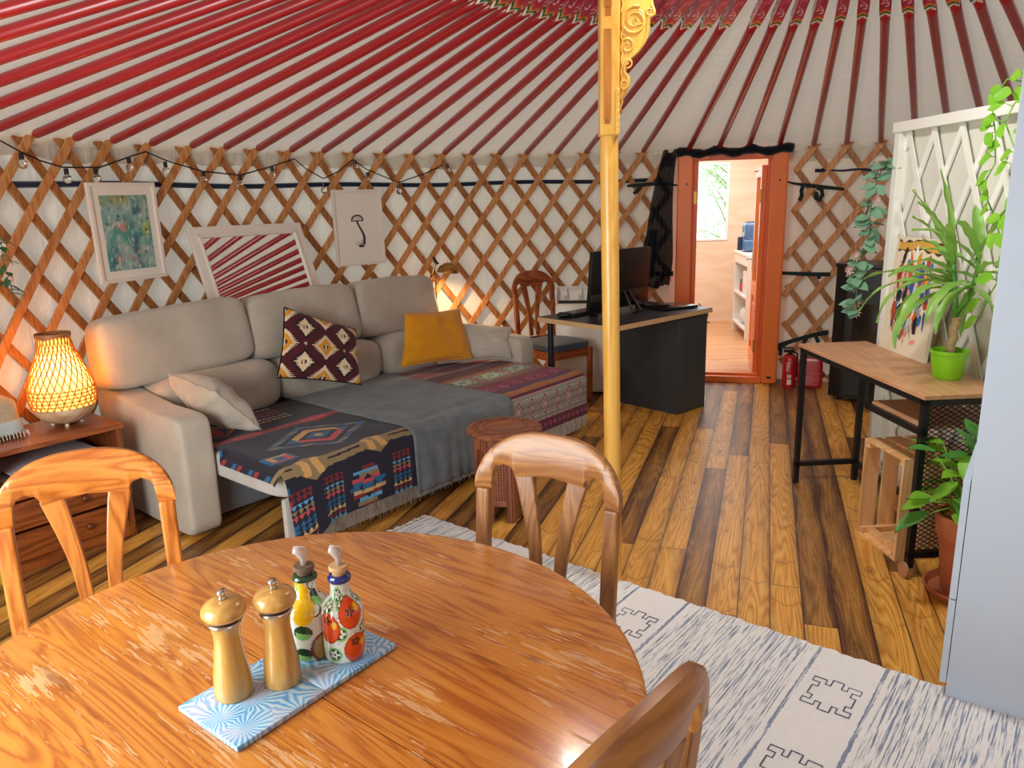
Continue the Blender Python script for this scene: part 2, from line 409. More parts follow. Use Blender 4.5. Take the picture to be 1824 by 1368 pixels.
# pole geometry along local +y (outward), tip pattern on a squared end
LP = (R-.02)-.76; LT = 1.675-.76
def pole_meshes():
    me = MB(); L0 = LT-.02
    me.tube([(0, L0-.03, 0), (0, L0+.10, 0), (0, L0+.2, 0), (0, LP*.6, 0), (0, LP+.01, 0), (0, LP+.03, 0)], [.026, .025, .024, .023, .022, .014], 10)
    cm = {'r': lin('a81a35'), 'g': lin('0e5a30'), 'w': lin('efe6d2'), 'o': lin('e08a1c'), 'p': lin('d44a8c'), 'k': lin('222222')}
    NU, NV = 12, 150; LTT = LT
    rows = []
    for j in range(NV):
        y = LTT*(1-(j+.5)/NV)                                       # measured from the crown
        rw = []
        for i in range(NU*4):
            side = i//NU; fx = abs(((i % NU)+.5)/NU-.5)*2
            dd = (LTT-y)-.034*(1-fx)                                    # chevron nose towards the wall
            c = cm['r']
            if dd < .0: c = cm['r']
            elif dd < .020: c = cm['w']
            elif dd < .044: c = cm['g']
            elif dd < .062: c = cm['o']
            elif dd < .085: c = lin('c22a45')
            else:
                s = (dd-.085); w = .5+.30*math.sin(s*40)
                fxx = ((i % NU)+.5)/NU
                if abs(fxx-w) < .07 or (abs(s % .11-.055) < .03 and .10 < math.hypot((fxx-.5)*.054, (s % .11)-.055)/.03*.3 < .17): c = cm['p'] if int(s*14) % 3 else lin('e9b0c0')
            rw.append(c)
        rows.append(rw)
    tp = MB(); h = .027
    def sq(u):
        q = u*4 % 4; k = int(q); f = q-k
        P_ = [(-h, -h), (h, -h), (h, h), (-h, h)]; a = P_[k]; b = P_[(k+1) % 4]; return (a[0]+(b[0]-a[0])*f, a[1]+(b[1]-a[1])*f)
    def tf(u, v):
        x, z = sq(u); sc = 1 if v > .06 else .86+.14*v/.06; return (x*sc, LTT*(1-v), z*sc)
    tp.grid(tf, NU*4, NV, colfn=rows); tp.add([(-h, 0, -h), (h, 0, -h), (h, 0, h), (-h, 0, h)], [(0, 1, 2, 3)], col=(.3, .02, .03))
    return me, tp
pm, tpm = pole_meshes(); proto = None
def ordw(k): return ['first', 'second', 'third', 'fourth', 'fifth', 'sixth', 'seventh', 'eighth', 'ninth', 'tenth', 'eleventh', 'twelfth', 'thirteenth', 'fourteenth', 'fifteenth', 'sixteenth', 'seventeenth', 'eighteenth', 'nineteenth', 'twentieth'][k-1]
def pole_label(i):
    if i in (-1, -2, -3, -4): return 'thin red roof pole rising from above the orange door, %s from its left side' % ordw(i+5), None
    if -24 <= i <= -5: return 'glossy red roof pole, its foot %s left of the orange door' % ordw(-4-i), None
    if i in (0, 1, 2): return 'dark red roof pole, its foot the %s one right of the orange door' % ordw(i+1), None
    if 3 <= i <= 6: return 'dark red roof pole running down behind the white trellis top, %s from the left there' % ordw(i-2), None
    if -32 <= i <= -25: return 'bright red roof pole in the upper left corner, %s above the leftmost crossing' % ordw(-24-i), None
    return 'red roof pole on the side of the yurt behind the camera', 'roof poles outside the photo'
allp = list(range(-32, 7))+list(range(7, 66))
slope_a = math.atan(SL)
for i in allp:
    lab, grp = pole_label(i)
    if proto is None:
        root = thing('roof_pole', lab, 'roof pole'); a_ = pm.build('shaft', POLE, root, smooth=True); b_ = tpm.build('painted_tip', TIP, root, color=True)
        tag(b_, 'squared pole end painted with chevrons and pink scrolls'); proto = (root, a_, b_)
    else:
        root = proto[0].copy(); C.objects.link(root); tag(root, lab, None)
        for q in proto[1:]: c = q.copy(); C.objects.link(c); c.parent = root
    if grp: root['group'] = grp
    else: root['group'] = 'red roof poles in view'
    phi = PH[i]; P = cyl(phi, roofz(.76)+(hw(i)-1.91), .76)
    root.location = P; root.rotation_euler = (-slope_a-(hw(i)-1.91)/3, 0, -phi)

# lattice wall
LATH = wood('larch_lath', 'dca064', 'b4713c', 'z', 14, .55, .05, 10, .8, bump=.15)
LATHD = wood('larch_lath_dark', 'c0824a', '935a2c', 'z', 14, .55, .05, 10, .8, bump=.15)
def lath(parent, i, sgn, pmin, pmax, rr, zt=None, mat=None):
    """one lath through top crossing i; sgn=+1 leans so that it goes down towards larger azimuth"""
    top = hw(i)-.012; ph0 = PH.get(i, PH[-24]+(i+24)*DA)
    zh = .16; n = 26; pts = []
    s0 = -.42
    for k in range(n+1):
        s = s0+(12.2-s0)*k/n; z = top-s*zh; phi = ph0+sgn*s*DA/2
        if z < .01 or phi < pmin or phi > pmax: continue
        pts.append((phi, z))
    if len(pts) < 3: return None
    m = MB(); P = [cyl(a, z, rr+.004*math.sin(a*9+i)) for a, z in pts]; S = []
    for q, (a, z) in enumerate(pts):
        S.append(Vector((math.cos(a), -math.sin(a), 0))*1.0+Vector((0, 0, 1))*0.0)
    # width lies in the wall surface, across the lath
    sides = []
    for q in range(len(P)):
        tg = (P[min(q+1, len(P)-1)]-P[max(q-1, 0)]).normalized(); rad = Vector((math.sin(pts[q][0]), math.cos(pts[q][0]), 0))
        sides.append(tg.cross(rad))
    m.ribbon(P, .046, .015, sides)
    return m.build('lath', mat or LATH, parent, bevel=.003)
def panel(name, label, idxs, pmin, pmax):
    t = thing(name, label, 'lattice wall', (0, 0, 0), 0, 'lattice wall sections')
    for i in idxs:
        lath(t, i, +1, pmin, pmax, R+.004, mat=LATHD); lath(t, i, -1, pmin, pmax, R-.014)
    return t
panel('lattice_wall', 'wooden lattice wall section behind the sofa and desk, left of the orange door', list(range(-37, -4))+[-4.35+k for k in range(0, 11)] if False else list(range(-37, -4)), -1.62, D0-.008)
# laths of the same section that start at the door post
tL = [o for o in C.objects if o.name.startswith('lattice_wall')][0]
for k in range(0, 11):
    PH[200+k] = PH[-5]+(k+1)*DA; lath(tL, 200+k, -1, -1.62, D0-.008, R-.014)
tR = panel('lattice_wall', 'wooden lattice wall section behind the black stove, right of the orange door', list(range(0, 22)), D1+.006, 1.75)
for k in range(0, 11):
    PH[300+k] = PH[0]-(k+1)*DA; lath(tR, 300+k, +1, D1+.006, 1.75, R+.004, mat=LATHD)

# belts and straps
NAVY = fabric('navy_belt_cloth', '1c2740', bump=.2); DKG = fabric('dark_green_webbing', '26322e', bump=.3); BLKC = fabric('black_cloth', '101418', bump=.2)
m = MB(); m.tube([cyl(-1.6+(1.6+.02)*k/120, 1.706+.006*math.sin(k*.21), R+.022) for k in range(121)], .020, 8, flat=.8)
tag(m.build('wall_belt', NAVY, smooth=True), 'dark navy belt running behind the lattice left of the door', 'belt')
m = MB(); m.tube([cyl(.345+.3*k/30, 1.735-.02*k/30+.004*math.sin(k), (R-.03 if k < 2 else R-.012)) for k in range(31)], [.008+.014*min(1, k/10) for k in range(31)], 8, flat=.5)
m.tube([cyl(.340+.02*k/4, 1.735+.012*math.sin(k*3), R-.03) for k in range(5)], .014, 8)
tag(m.build('wall_belt', NAVY, smooth=True), 'navy belt knotted onto the lattice right of the door', 'belt')
def strap(pts, w, name, label, tails=(), r=R-.035, mat=None):
    m = MB(); n = len(pts); P = [cyl(a, z, r) for a, z in pts]
    m.ribbon(P, w, .004, [Vector((0, 0, 1))]*n)
    for (a, z), tl in tails:
        m.puff(cyl(a, z, r-.008), (.024, .02, .030), 2.4, 6)
        m.ribbon([cyl(a+dx, z+dz, r-.016) for dx, dz in tl], .030, .003, [Vector((math.cos(a), -math.sin(a), .01))]*len(tl))
    return tag(m.build(name, mat or DKG), label, 'strap', 'straps tying the door frame to the lattice')
strap([(.275, 1.668), (.30, 1.640), (.33, 1.622), (.36, 1.605), (.40, 1.585)], [.006, .018, .030, .030, .022], 'strap', 'dark green strap tied at head height right of the orange door',
      [((.318, 1.615), [(0, .01), (-.003, -.03), (-.002, -.07), (-.006, -.11)]), ((.348, 1.60), [(0, 0), (.008, -.015), (.010, -.06), (.004, -.095), (-.003, -.08), (-.003, -.03)])])
strap([(.284, .925), (.31, .92), (.34, .915), (.385, .915)], [.026, .03, .032, .032], 'strap', 'dark green strap tied mid-height between orange door and black stove', [((.36, .91), [(0, 0), (.004, -.03)])])
strap([(.284, .29), (.305, .34), (.33, .375), (.36, .41), (.39, .44)], [.07, .035, .030, .035, .04], 'strap', 'dark green knotted strap low down right of the orange door', [((.345, .38), [(0, 0), (-.006, -.05)]), ((.365, .40), [(0, 0), (.006, -.05)]), ((.292, .28), [(0, .02), (.0, -.05)])])
strap([(-.06, 1.66), (-.035, 1.665), (-.01, 1.67), (.02, 1.672), (.05, 1.655), (.062, 1.655)], [.02, .03, .03, .03, .012, .008], 'strap', 'dark green strap reaching the orange door frame from the left at head height', [((-.03, 1.655), [(0, 0), (-.01, -.04), (-.016, -.06)])])
strap([(-.03, .93), (0, .935), (.03, .93), (.047, .93)], [.012, .035, .04, .04], 'strap', 'dark green strap beside the monitor, left of the orange door at mid height', [((-.022, .90), [(0, 0), (-.006, -.08), (0, -.12)])])
# ------------------------------------------------------------------ door frame, leaf, net curtain, porch
ORG = plain('orange_gloss_paint', 'ea7226', .38, var=.10, scale=5, coat=.3, bump=.05, bscale=25)
ORGD = plain('orange_paint_deep', 'da5a20', .42, var=.10, scale=5, coat=.2)
BRASS = plain('aged_brass', 'b48a4a', .35, 1, .2, 40); BLK = plain('black_plastic', '0e0f11', .35, var=.2); STEEL = plain('steel', 'c9c9c6', .3, 1, .1)
A = Vector((1.405, 6.35, 0)); B = Vector((2.235, 6.135, 0)); e = (B-A).normalized(); DW = (B-A).length; drz = math.atan2(e.y, e.x)
td = thing('door_1', 'open orange-painted door frame with its leaf swung outwards', 'door', A, drz); td['kind'] = 'structure'
H = 1.895
m = MB(); m.bb(0, .125, 0, .10, 0, H); m.build('door_jamb', ORG, td, bevel=.012)
m = MB(); m.bb(DW-.125, DW, 0, .10, 0, H); m.build('door_jamb', ORG, td, bevel=.012)
m = MB(); m.bb(.125, DW-.125, .01, .10, H-.055, H-.01); m.build('door_header', ORGD, td, bevel=.004)
m = MB(); m.bb(.125, .25, -.004, .01, H-.045, H); m.bb(DW-.25, DW-.125, -.004, .01, H-.045, H); m.build('header_corner', ORG, td, bevel=.004)
m = MB(); m.bb(.125, DW-.125, 0, .10, 0, .055); m.bb(.125, DW-.125, .06, .12, .055, .075); m.build('door_sill', ORG, td, bevel=.004)
m = MB(); m.bb(.125, .165, .045, .12, .055, H-.055); m.build('door_stop', ORGD, td)
m = MB(); m.bb(DW-.150, DW-.125, .05, .12, .055, H-.055); m.build('door_stop', ORGD, td)
for z in (1.55, .27):
    for x in (.145, ) if z > 1 else ():
        m = MB(); m.bb(x-.012, x+.012, .035, .047, z-.05, z+.05); m.build('hinge', BRASS, td)
m = MB(); m.bb(DW-.08, DW-.045, -.003, .001, .045, .062); m.build('frame_slot', BLK, td)
m = MB(); m.tube([(.075, -.003, 1.66), (.075, .003, 1.66)], .009, 10); m.tube([(DW-.06, -.003, 1.67), (DW-.06, .003, 1.67)], .009, 10); m.build('strap_hole', BLK, td)
# leaf hinged on the right jamb, swung outwards
lf = bpy.data.objects.new('door_leaf', None); C.objects.link(lf); lf.parent = td; lf.location = (DW-.150, .115, .075); lf.rotation_euler = (0, 0, math.radians(91))
WL, HL, TL = .56, 1.72, .04
def lmesh(f, name, mat, par=lf, **k): m = MB(); f(m); return m.build(name, mat, par, **k)
lmesh(lambda m: (m.bb(0, .085, 0, TL, 0, HL), m.bb(WL-.085, WL, 0, TL, 0, HL), m.bb(.085, WL-.085, 0, TL, 0, .14), m.bb(.085, WL-.085, 0, TL, HL-.09, HL), m.bb(.085, WL-.085, 0, TL, .62, .74)), 'leaf_frame', ORG, bevel=.004)
lmesh(lambda m: (m.bb(.085, WL-.085, .012, .028, .14, .62), m.rbox((WL/2, .02, .38), (WL-.26, .035, .36), .012, 2)), 'leaf_panel', ORGD)
lmesh(lambda m: m.bb(.085, WL-.085, .017, .023, .74, HL-.09), 'leaf_pane', glass('door_glass'))
def handle(m):
    m.bb(WL-.07, WL-.025, TL, TL+.006, .80, 1.0); m.tube([(WL-.05, TL, .93), (WL-.05, TL+.05, .93), (WL-.14, TL+.055, .93)], .009, 8)
lmesh(handle, 'door_handle', STEEL)
lmesh(lambda m: (m.bb(-.012, .03, TL-.006, TL+.003, 1.42, 1.53), m.tube([(-.004, TL, 1.42), (-.004, TL, 1.53)], .007, 8)), 'hinge', BRASS)
lmesh(lambda m: (m.bb(-.012, .03, TL-.006, TL+.003, .17, .28), m.tube([(-.004, TL, .17), (-.004, TL, .28)], .007, 8)), 'hinge', BRASS)
lmesh(lambda m: m.tube([(WL-.03, -.02, HL-.03), (WL-.03, .06, HL-.03)], .009, 8), 'latch', BRASS)

# black net curtain bunched at the left of the door
def netmat():
    n = NT('black_net'); n.base((.006, .007, .008)); n.rough(.9)
    n.b.inputs['Alpha'].default_value = .93; return n.m
NET = netmat()
tn = thing('net_curtain', 'black net curtain over the door head, gathered down its left side', 'curtain', (0, 0, 0))
m = MB()
def netf(u, v):
    z = 1.925-v*1.10
    w = .03+.045*v; c = .033-.032*v-.004*math.sin(v*5)
    phi = c+(u-.5)*w*(1.0 if v < .8 else 1-.8*(v-.8))
    return cyl(phi, z+.015*math.sin(u*9), R-.055+.022*math.sin(u*34+v*3)-.01*v)
m.grid(netf, 70, 30); m.build('net_fall', NET, tn, smooth=True)
m = MB(); m.grid(lambda u, v: cyl(.0-.02*v+(u-.5)*.045*(.5+v*.5), 1.30-.40*v, R-.04+.02*math.sin(u*19+v*6)), 26, 16); m.build('net_fall', NET, tn, smooth=True)
m = MB(); P = [A+e*(-.02+(DW+.04)*k/24)+Vector((0, -.012+.012*math.sin(k*2.3), 1.905+.012*math.sin(k*.9)+(.0 if k < 22 else -.0))) for k in range(25)]
m.tube(P, [.034+.006*math.sin(k*1.7) for k in range(25)], 8, flat=1.0); m.build('head_roll', BLKC, tn, smooth=True)

# porch kitchen behind the door
PLY = wood('plywood', 'f0dcc6', 'e4c6a6', 'x', 2.2, .6, .05, 5, .5, bump=.03)
PFL = wood('porch_boards', 'dfae80', 'bf8350', 'x', 5, .4, .2, 12, .8)
YB = 9.23
m = MB(); m.bb(.8, 3.9, 6.38, YB+.1, -.05, .045)
tag(m.build('floor_porch', PFL), kind='structure')
m = MB(); x0, x1, z0, z1 = 2.075, 2.665, 1.04, 1.95
m.bb(.8, x0, YB, YB+.03, 0, 2.4); m.bb(x1, 3.9, YB, YB+.03, 0, 2.4); m.bb(x0, x1, YB, YB+.03, 0, z0); m.bb(x0, x1, YB, YB+.03, z1, 2.4)
tag(m.build('wall_porch_back', PLY), kind='structure')
m = MB(); m.bb(.78, .8, 6.9, YB, 0, 2.4); m.bb(.8, 1.30, 6.84, 6.88, 0, 2.4); tag(m.build('wall_porch_left', PLY), kind='structure')
m = MB(); m.bb(3.9, 3.92, 6.6, YB, 0, 2.4); m.bb(2.55, 3.9, 6.62, 6.66, 0, 2.4); tag(m.build('wall_porch_right', PLY), kind='structure')
m = MB(); m.bb(.78, 3.92, 6.45, YB+.03, 2.4, 2.43); tag(m.build('ceiling_porch', PLY), kind='structure')
WHT = plain('white_paint', 'f4f2ec', .45, var=.03, coat=.1); WHT2 = plain('white_frame', 'e9eae6', .4, var=.04)
tw = thing('window_1', 'white framed window in the plywood wall beyond the door', 'window', ((x0+x1)/2, YB-.01, z0)); tw['kind'] = 'structure'
w2 = (x1-x0)/2; hh = z1-z0
m = MB(); f_ = .022
m.bb(-w2, -w2+f_, 0, .04, 0, hh); m.bb(w2-f_, w2, 0, .04, 0, hh); m.bb(-w2+f_, w2-f_, 0, .04, 0, f_); m.bb(-w2+f_, w2-f_, 0, .04, hh-f_, hh); m.build('window_frame', WHT2, tw)
m = MB(); m.bb(-w2+f_, w2-f_, .018, .022, f_, hh-f_); m.build('window_pane', glass('window_glass'), tw)
# white shelf unit with its load
ts = thing('shelf_unit', 'white open shelf unit in the porch, seen past the door leaf', 'shelf', (2.50, 7.87, .045), math.radians(-7)); WX, WY, WZ = .42, .80, .885
m = MB(); m.bb(0, WX, 0, .03, 0, WZ); m.build('side_panel', plain('white_pine', 'f3e6dc', .5, var=.04), ts, bevel=.003)
m = MB(); m.bb(0, WX, WY-.03, WY, 0, WZ); m.build('side_panel', WHT, ts)
m = MB(); m.bb(-.01, WX+.01, -.01, WY+.01, WZ, WZ+.025); m.build('top_board', WHT, ts, bevel=.004)
m = MB(); m.bb(0, .015, .03, WY-.03, WZ-.10, WZ-.0); m.build('apron', WHT, ts)
for z in (.10, .44): m = MB(); m.bb(0, WX-.02, .03, WY-.03, z, z+.02); m.build('shelf_board', WHT, ts)
m = MB(); m.bb(WX-.015, WX, .03, WY-.03, .08, WZ); m.build('back_panel', WHT, ts)
def onshelf(x, y, z): v = Matrix.Rotation(math.radians(-7), 3, 'Z') @ Vector((x, y, z)); return (2.50+v.x, 7.87+v.y, .045+v.z)
BLU = plain('slate_blue_plastic', '44668c', .3, var=.06, coat=.3); DBL = plain('dark_blue_plastic', '20304a', .35)
ta = thing('air_fryer', 'slate blue air fryer on top of the white porch shelf unit', 'air fryer', onshelf(.17, .53, WZ+.025), math.radians(-98+0))
m = MB(); m.rbox((0, 0, .22), (.26, .27, .20), .04, 4); m.build('housing', BLU, ta, smooth=True)
m = MB(); m.rbox((0, -.005, .075), (.265, .285, .13), .03, 4); m.build('basket_drawer', BLU, ta, smooth=True)
m = MB(); m.rbox((0, -.165, .09), (.035, .055, .15), .012, 3); m.build('handle', DBL, ta, smooth=True)
m = MB(); m.tube([(0, -.133, .25), (0, -.139, .25)], .035, 24); m.build('dial', DBL, ta)
m = MB(); m.lathe([(.0, .318), (.09, .318), (.11, .30), (.11, .325), (0, .33)], 24); m.build('lid', DBL, ta)
BAG = plain('thin_white_plastic', 'e6ecf4', .35, var=.1, bump=.6, bscale=30)
m = MB(); m.puff((0, 0, .1), (.28, .34, .2), 2.4, 10, fn=lambda q: q*(1+.12*mnoise.noise(q*14))); o = m.build('plastic_bag', BAG, smooth=True, loc=onshelf(.16, .42, .12)); tag(o, 'crumpled white plastic bag on the lower shelf of the porch unit', 'bag')
m = MB(); m.rbox((0, 0, .13), (.16, .22, .26), .02, 3); m.tube([(0, 0, .26), (0, 0, .29)], .03, 12); o = m.build('storage_box', plain('white_plastic', 'eef1f4', .3), smooth=True, loc=onshelf(.12, .33, .46)); tag(o, 'white plastic container on the middle shelf of the porch unit', 'container')
m = MB(); m.rbox((0, 0, .05), (.07, .10, .10), .006, 2); o = m.build('box', plain('red_card', 'c6343a', .5), loc=onshelf(.08, .60, .46)); tag(o, 'small red box beside the white container on the middle shelf', 'box')
m = MB(); m.rbox((0, 0, .018), (.07, .10, .035), .006, 2); o = m.build('box', plain('green_card', '2f8a58', .5), loc=onshelf(.08, .60, .562)); tag(o, 'small green box lying on the red box in the porch unit', 'box')
m = MB(); m.tube([(2.30, 9.05, .30), (2.36, 9.08, .22), (2.44, 9.13, .15), (2.42, 9.16, .06), (2.45, 9.1, .055)], .007, 6); m.rbox((2.415, 9.17, .08), (.035, .03, .05), .006)
tag(m.build('power_cord', BLK, smooth=True), 'black power cord hanging at the foot of the plywood wall', 'cord')

# outdoors seen through the porch window
gm = NT('meadow'); gm.base(gm.mix(gm.noise(gm.coord(), 3, 5), lin('9fb870'), lin('c9cf9a'))); gm.rough(1)
m = MB(); m.bb(-8, 16, 9.6, 30, -.4, -.3); tag(m.build('ground', gm.m), kind='structure')
def leafy(name, label, c, r, n, size, col, sd):
    rg = random.Random(sd); t = thing(name, label, 'tree', (c[0], c[1], -.3), 0, 'trees outside the porch window')
    br = MB(); fo = MB(); top = Vector((0, 0, c[2]+.3))
    br.tube([(0, 0, 0), (.05, 0, top.z*.5), tuple(top)], [.09, .07, .04], 8)
    for k in range(26):
        a = rg.uniform(0, 2*PI); el = rg.uniform(-.5, 1.2); L = r*rg.uniform(.6, 1.05)
        s = Vector((.03, 0, top.z*rg.uniform(.3, 1))); e_ = s+Vector((math.cos(a)*math.cos(el), math.sin(a)*math.cos(el), math.sin(el)))*L
        mid = (s+e_)/2+Vector((0, 0, .08)); br.tube([s, mid, e_], [.025, .014, .005], 5)
        for q in range(n//26):
            tt = rg.uniform(.15, 1.05); p = s+(e_-s)*tt+Vector((rg.gauss(0, .16), rg.gauss(0, .16), rg.gauss(0, .16)))*r*.7
            d = Vector((rg.gauss(0, 1), rg.gauss(0, 1), rg.gauss(0, 1))).normalized(); w = d.orthogonal().normalized()
            l = size*rg.uniform(.6, 1.4); fo.add([p, p+d*l*.5+w*l*.16, p+d*l, p+d*l*.5-w*l*.16], [(0, 1, 2, 3)])
    br.build('trunk', plain('bark', 'a08a6c', .9), t); fo.build('foliage', col, t)
LG = plain('pale_leaves', '9fce86', .8, var=.3, scale=2)
leafy('tree', 'feathery pale green tree seen in the left half of the porch window', (1.9, 12.0, 1.6), 1.2, 2600, .10, LG, 3)
leafy('tree', 'pale green tree with bare twigs seen in the right half of the porch window', (4.4, 14.6, 1.9), 1.5, 2600, .10, LG, 5)
# ------------------------------------------------------------------ sofa with three pulled-out seats
SA = math.radians(50); SO = (-1.55, 3.32, 0)
GREY = fabric('taupe_chenille', 'c4bbad', .95, 320, .13, .45, 6, .35, dark='a39a8c')
GREYB = fabric('sofa_front_linen', 'c9c6c2', .95, 320, .12, .4, 6, .3)
UND = plain('grey_underside', '70747c', .8)
ts = thing('sofa', 'long taupe fabric sofa with three seats pulled out, against the lattice wall', 'sofa', SO, SA)
def wr(q): return q*(1+.035*mnoise.noise(q*6)+.012*mnoise.noise(q*22))
UX = [.165, .94, 1.715, 2.50]
def armmesh(x0, x1):
    m = MB(); n = 10
    def f(q): return Vector((q.x, q.y, q.z+(.07*max(0, (q.y+.1))/.6 if q.z > .1 else 0)))
    m.puff(((x0+x1)/2, .44, .315), (x1-x0, .90, .59), 14, 16, fn=f); return m
armmesh(-.005, .165).build('arm', GREY, ts, smooth=True); armmesh(2.50, 2.665).build('arm', GREY, ts, smooth=True)
m = MB(); m.bb(.165, 2.50, .10, .82, .05, .26); m.build('base', UND, ts, bevel=.01)
m = MB(); m.rbox((1.27, .80, .40), (2.45, .14, .62), .04, 3); m.build('back_frame', GREY, ts, smooth=True)
for k in range(3):
    x0, x1 = UX[k]+.004, UX[k+1]-.004; xc = (x0+x1)/2
    m = MB(); m.puff((xc, .03, .345), (x1-x0, 1.17, .14), 9, 16, fn=lambda q: Vector((q.x, q.y, q.z+.004*math.cos(q.x*3.6)))); s_ = m.build('seat', GREYB, ts, smooth=True)
    m = MB(); m.rbox((xc, -.525, .165), (x1-x0-.01, .035, .25), .01, 2); m.build('front_panel', GREYB, ts, auto=40)
    w = UX[k+1]-UX[k]
    def lum(q, s=k): return Vector((q.x, q.y+.05*q.z, q.z))*1+Vector((0, .012*mnoise.noise(Vector((q.x*7, q.z*9, s))), .008*mnoise.noise(Vector((q.x*5, q.y*6, s+4)))))
    xs = [0.155, .90, 1.68][k]; xe = [.90, 1.68, 2.50][k]
    m = MB(); m.puff(((xs+xe)/2, .62, .555), (xe-xs, .30, .29), 4.5, 16, fn=lum); m.build('lumbar_cushion', GREY, ts, smooth=True)
    hs = [-.05, .80, 1.60][k]; he = [.80, 1.60, 2.33][k]
    def head(q, s=k):
        q = Vector((q.x*(1-.03*q.z/.2), q.y*(1-.10*max(0, q.z)/.2), q.z+.014*math.sin(q.x*4+s)))
        q += Vector((0, .010*mnoise.noise(Vector((q.x*5, q.z*7, s+9))), .006*mnoise.noise(Vector((q.x*9, q.y*9, s)))))
        return Vector((q.x, q.y*math.cos(.14)+q.z*math.sin(.14), q.z*math.cos(.14)-q.y*math.sin(.14)))
    m = MB(); m.puff(((hs+he)/2, .72, .86), (he-hs, .25, .385), 7, 16, fn=head); m.build('back_cushion', GREY, ts, smooth=True)

def slocal(p): return p
def quadcush(name, label, cor, thick, mat, off=.0, colfn=None, n=40, pinch=.10, lump=.008, piping=None, sd=0):
    """scatter cushion through four corners (TL,TR,BR,BL) given in the sofa's own frame"""
    t = thing(name, label, 'cushion', SO, SA)
    TL, TR, BR, BL = [Vector(c) for c in cor]
    nn = ((TR-TL).cross(BL-TL)+(BR-TR).cross(BL-BR)*0).normalized()
    if nn.y > 0: nn = -nn
    def f(side):
        def g(u, v):
            a, b = 2*u-1, 2*v-1
            pu = u-.5; pv = v-.5
            uu = .5+pu*(1-pinch*.5*(1-b*b)*abs(a)**3); vv = .5+pv*(1-pinch*.5*(1-a*a)*abs(b)**3)
            p = TL*(1-uu)*(1-vv)+TR*uu*(1-vv)+BR*uu*vv+BL*(1-uu)*vv
            h = (max(0, (1-a*a)*(1-b*b)))**.42*thick/2
            h *= 1+.18*mnoise.noise(Vector((a*2.2, b*2.2, sd)))
            return p+nn*(side*h+lump*mnoise.noise(Vector((a*3.1, b*3.1, sd+5))))
        return g
    m = MB(); m.grid(f(1), n, n, colfn=colfn, flip=False); m.grid(f(-1), n, n, colfn=colfn, flip=True)
    c = m.build('cover', mat, t, smooth=True, color=colfn is not None)
    ring = [f(0)(u, 0) for u in np.linspace(0, 1, 14)]+[f(0)(1, v) for v in np.linspace(0, 1, 14)][1:]+[f(0)(u, 1) for u in np.linspace(1, 0, 14)][1:]+[f(0)(0, v) for v in np.linspace(1, 0, 14)][1:]
    q = MB(); q.tube(ring, .0045, 6); q.build('piping', piping or mat, t, smooth=True)
    return t
MUST = fabric('mustard_velvet', 'e9a21c', .8, 300, .10, .25, 5, .3, dark='c98008')
quadcush('cushion', 'grey taupe scatter cushion slumped against the left sofa arm', [(.20, .46, .74), (.22, .04, .70), (.40, -.03, .475), (.40, .42, .50)], .19, GREY, lump=.010, sd=3)
quadcush('cushion', 'grey taupe scatter cushion leaning on the right sofa arm behind the yellow one', [(2.20, .60, .74), (2.56, .12, .67), (2.47, .05, .47), (2.10, .42, .45)], .17, GREY, lump=.015, sd=8)
quadcush('cushion', 'plain mustard yellow cushion standing on the right part of the sofa', [(1.80, .40, .85), (2.30, .38, .82), (2.24, .21, .49), (1.64, .29, .53)], .13, MUST, sd=12, pinch=.12)

# patterned cushion
BUR, CRE, OCH, NVY, GRY, BRN = lin('4e1420'), lin('ecd8b4'), lin('dd9a34'), lin('15181f'), lin('8e93a0'), lin('5a1016')
def serr(x, y, w, h, teeth=9, tooth=.25):
    """1 inside a diamond with saw-toothed sides"""
    ay = abs(y)/h
    if ay >= 1: return 2.0
    fr = (ay*teeth) % 1
    edge = (1-math.floor(ay*teeth)/teeth)*(1-tooth*fr*1.0)-.0
    return abs(x)/w/max(edge, 1e-4)
def aztec(u, v):
    x = (u-.5)*2.05; y = (v-.5)*2.05
    def centre(x, y, c):                              # small centre diamond, quartered
        d = abs(x)/.085+abs(y)/.11
        if d < 1:
            if abs(x) < .012: return CRE
            if abs(x) > .04: return OCH if (x < 0 and c != OCH) else BUR
            return GRY if (x < 0) == (y < 0) else NVY
        return None
    for cx in (-1.02, 0, 1.02):
        for cy_ in (-1.0, 0, 1.0):
            if (cx != 0) == (cy_ != 0) or True:
                dx, dy = x-cx, y-cy_
                if (cx == 0 and cy_ == 0) or cx != 0 or cy_ != 0:
                    c = centre(dx, dy, OCH)
                    if c: return c
                    if serr(dx, dy, .24, .26, 6, .35) < 1: return OCH
                    if serr(dx, dy, .39, .39, 7, .55) < 1: return CRE
    for cx in (-.52, .52):
        for cy_ in (-.54, .54):
            dx, dy = x-cx, y-cy_
            c = centre(dx, dy, 0)
            if c: return c
            if serr(dx, dy, .26, .29, 6, .55) < 1: return CRE
            if serr(dx, dy, .35, .37, 7, .45) < 1: return NVY
    for cx, cy_ in ((0, -.62), (0, .62), (-.52, 0), (.52, 0)):
        d = abs(x-cx)/.05+abs(y-cy_)/.06
        if d < 1: return CRE if y < cy_ else GRY
    return BUR
quadcush('cushion', 'maroon cushion with cream, ochre and black stepped diamonds on the sofa', [(.95, .50, .99), (1.40, .43, .80), (1.25, .22, .50), (.77, .36, .62)], .11,
         painted('patterned_cotton', .9, .25, 500, .1), colfn=aztec, n=110, sd=21)

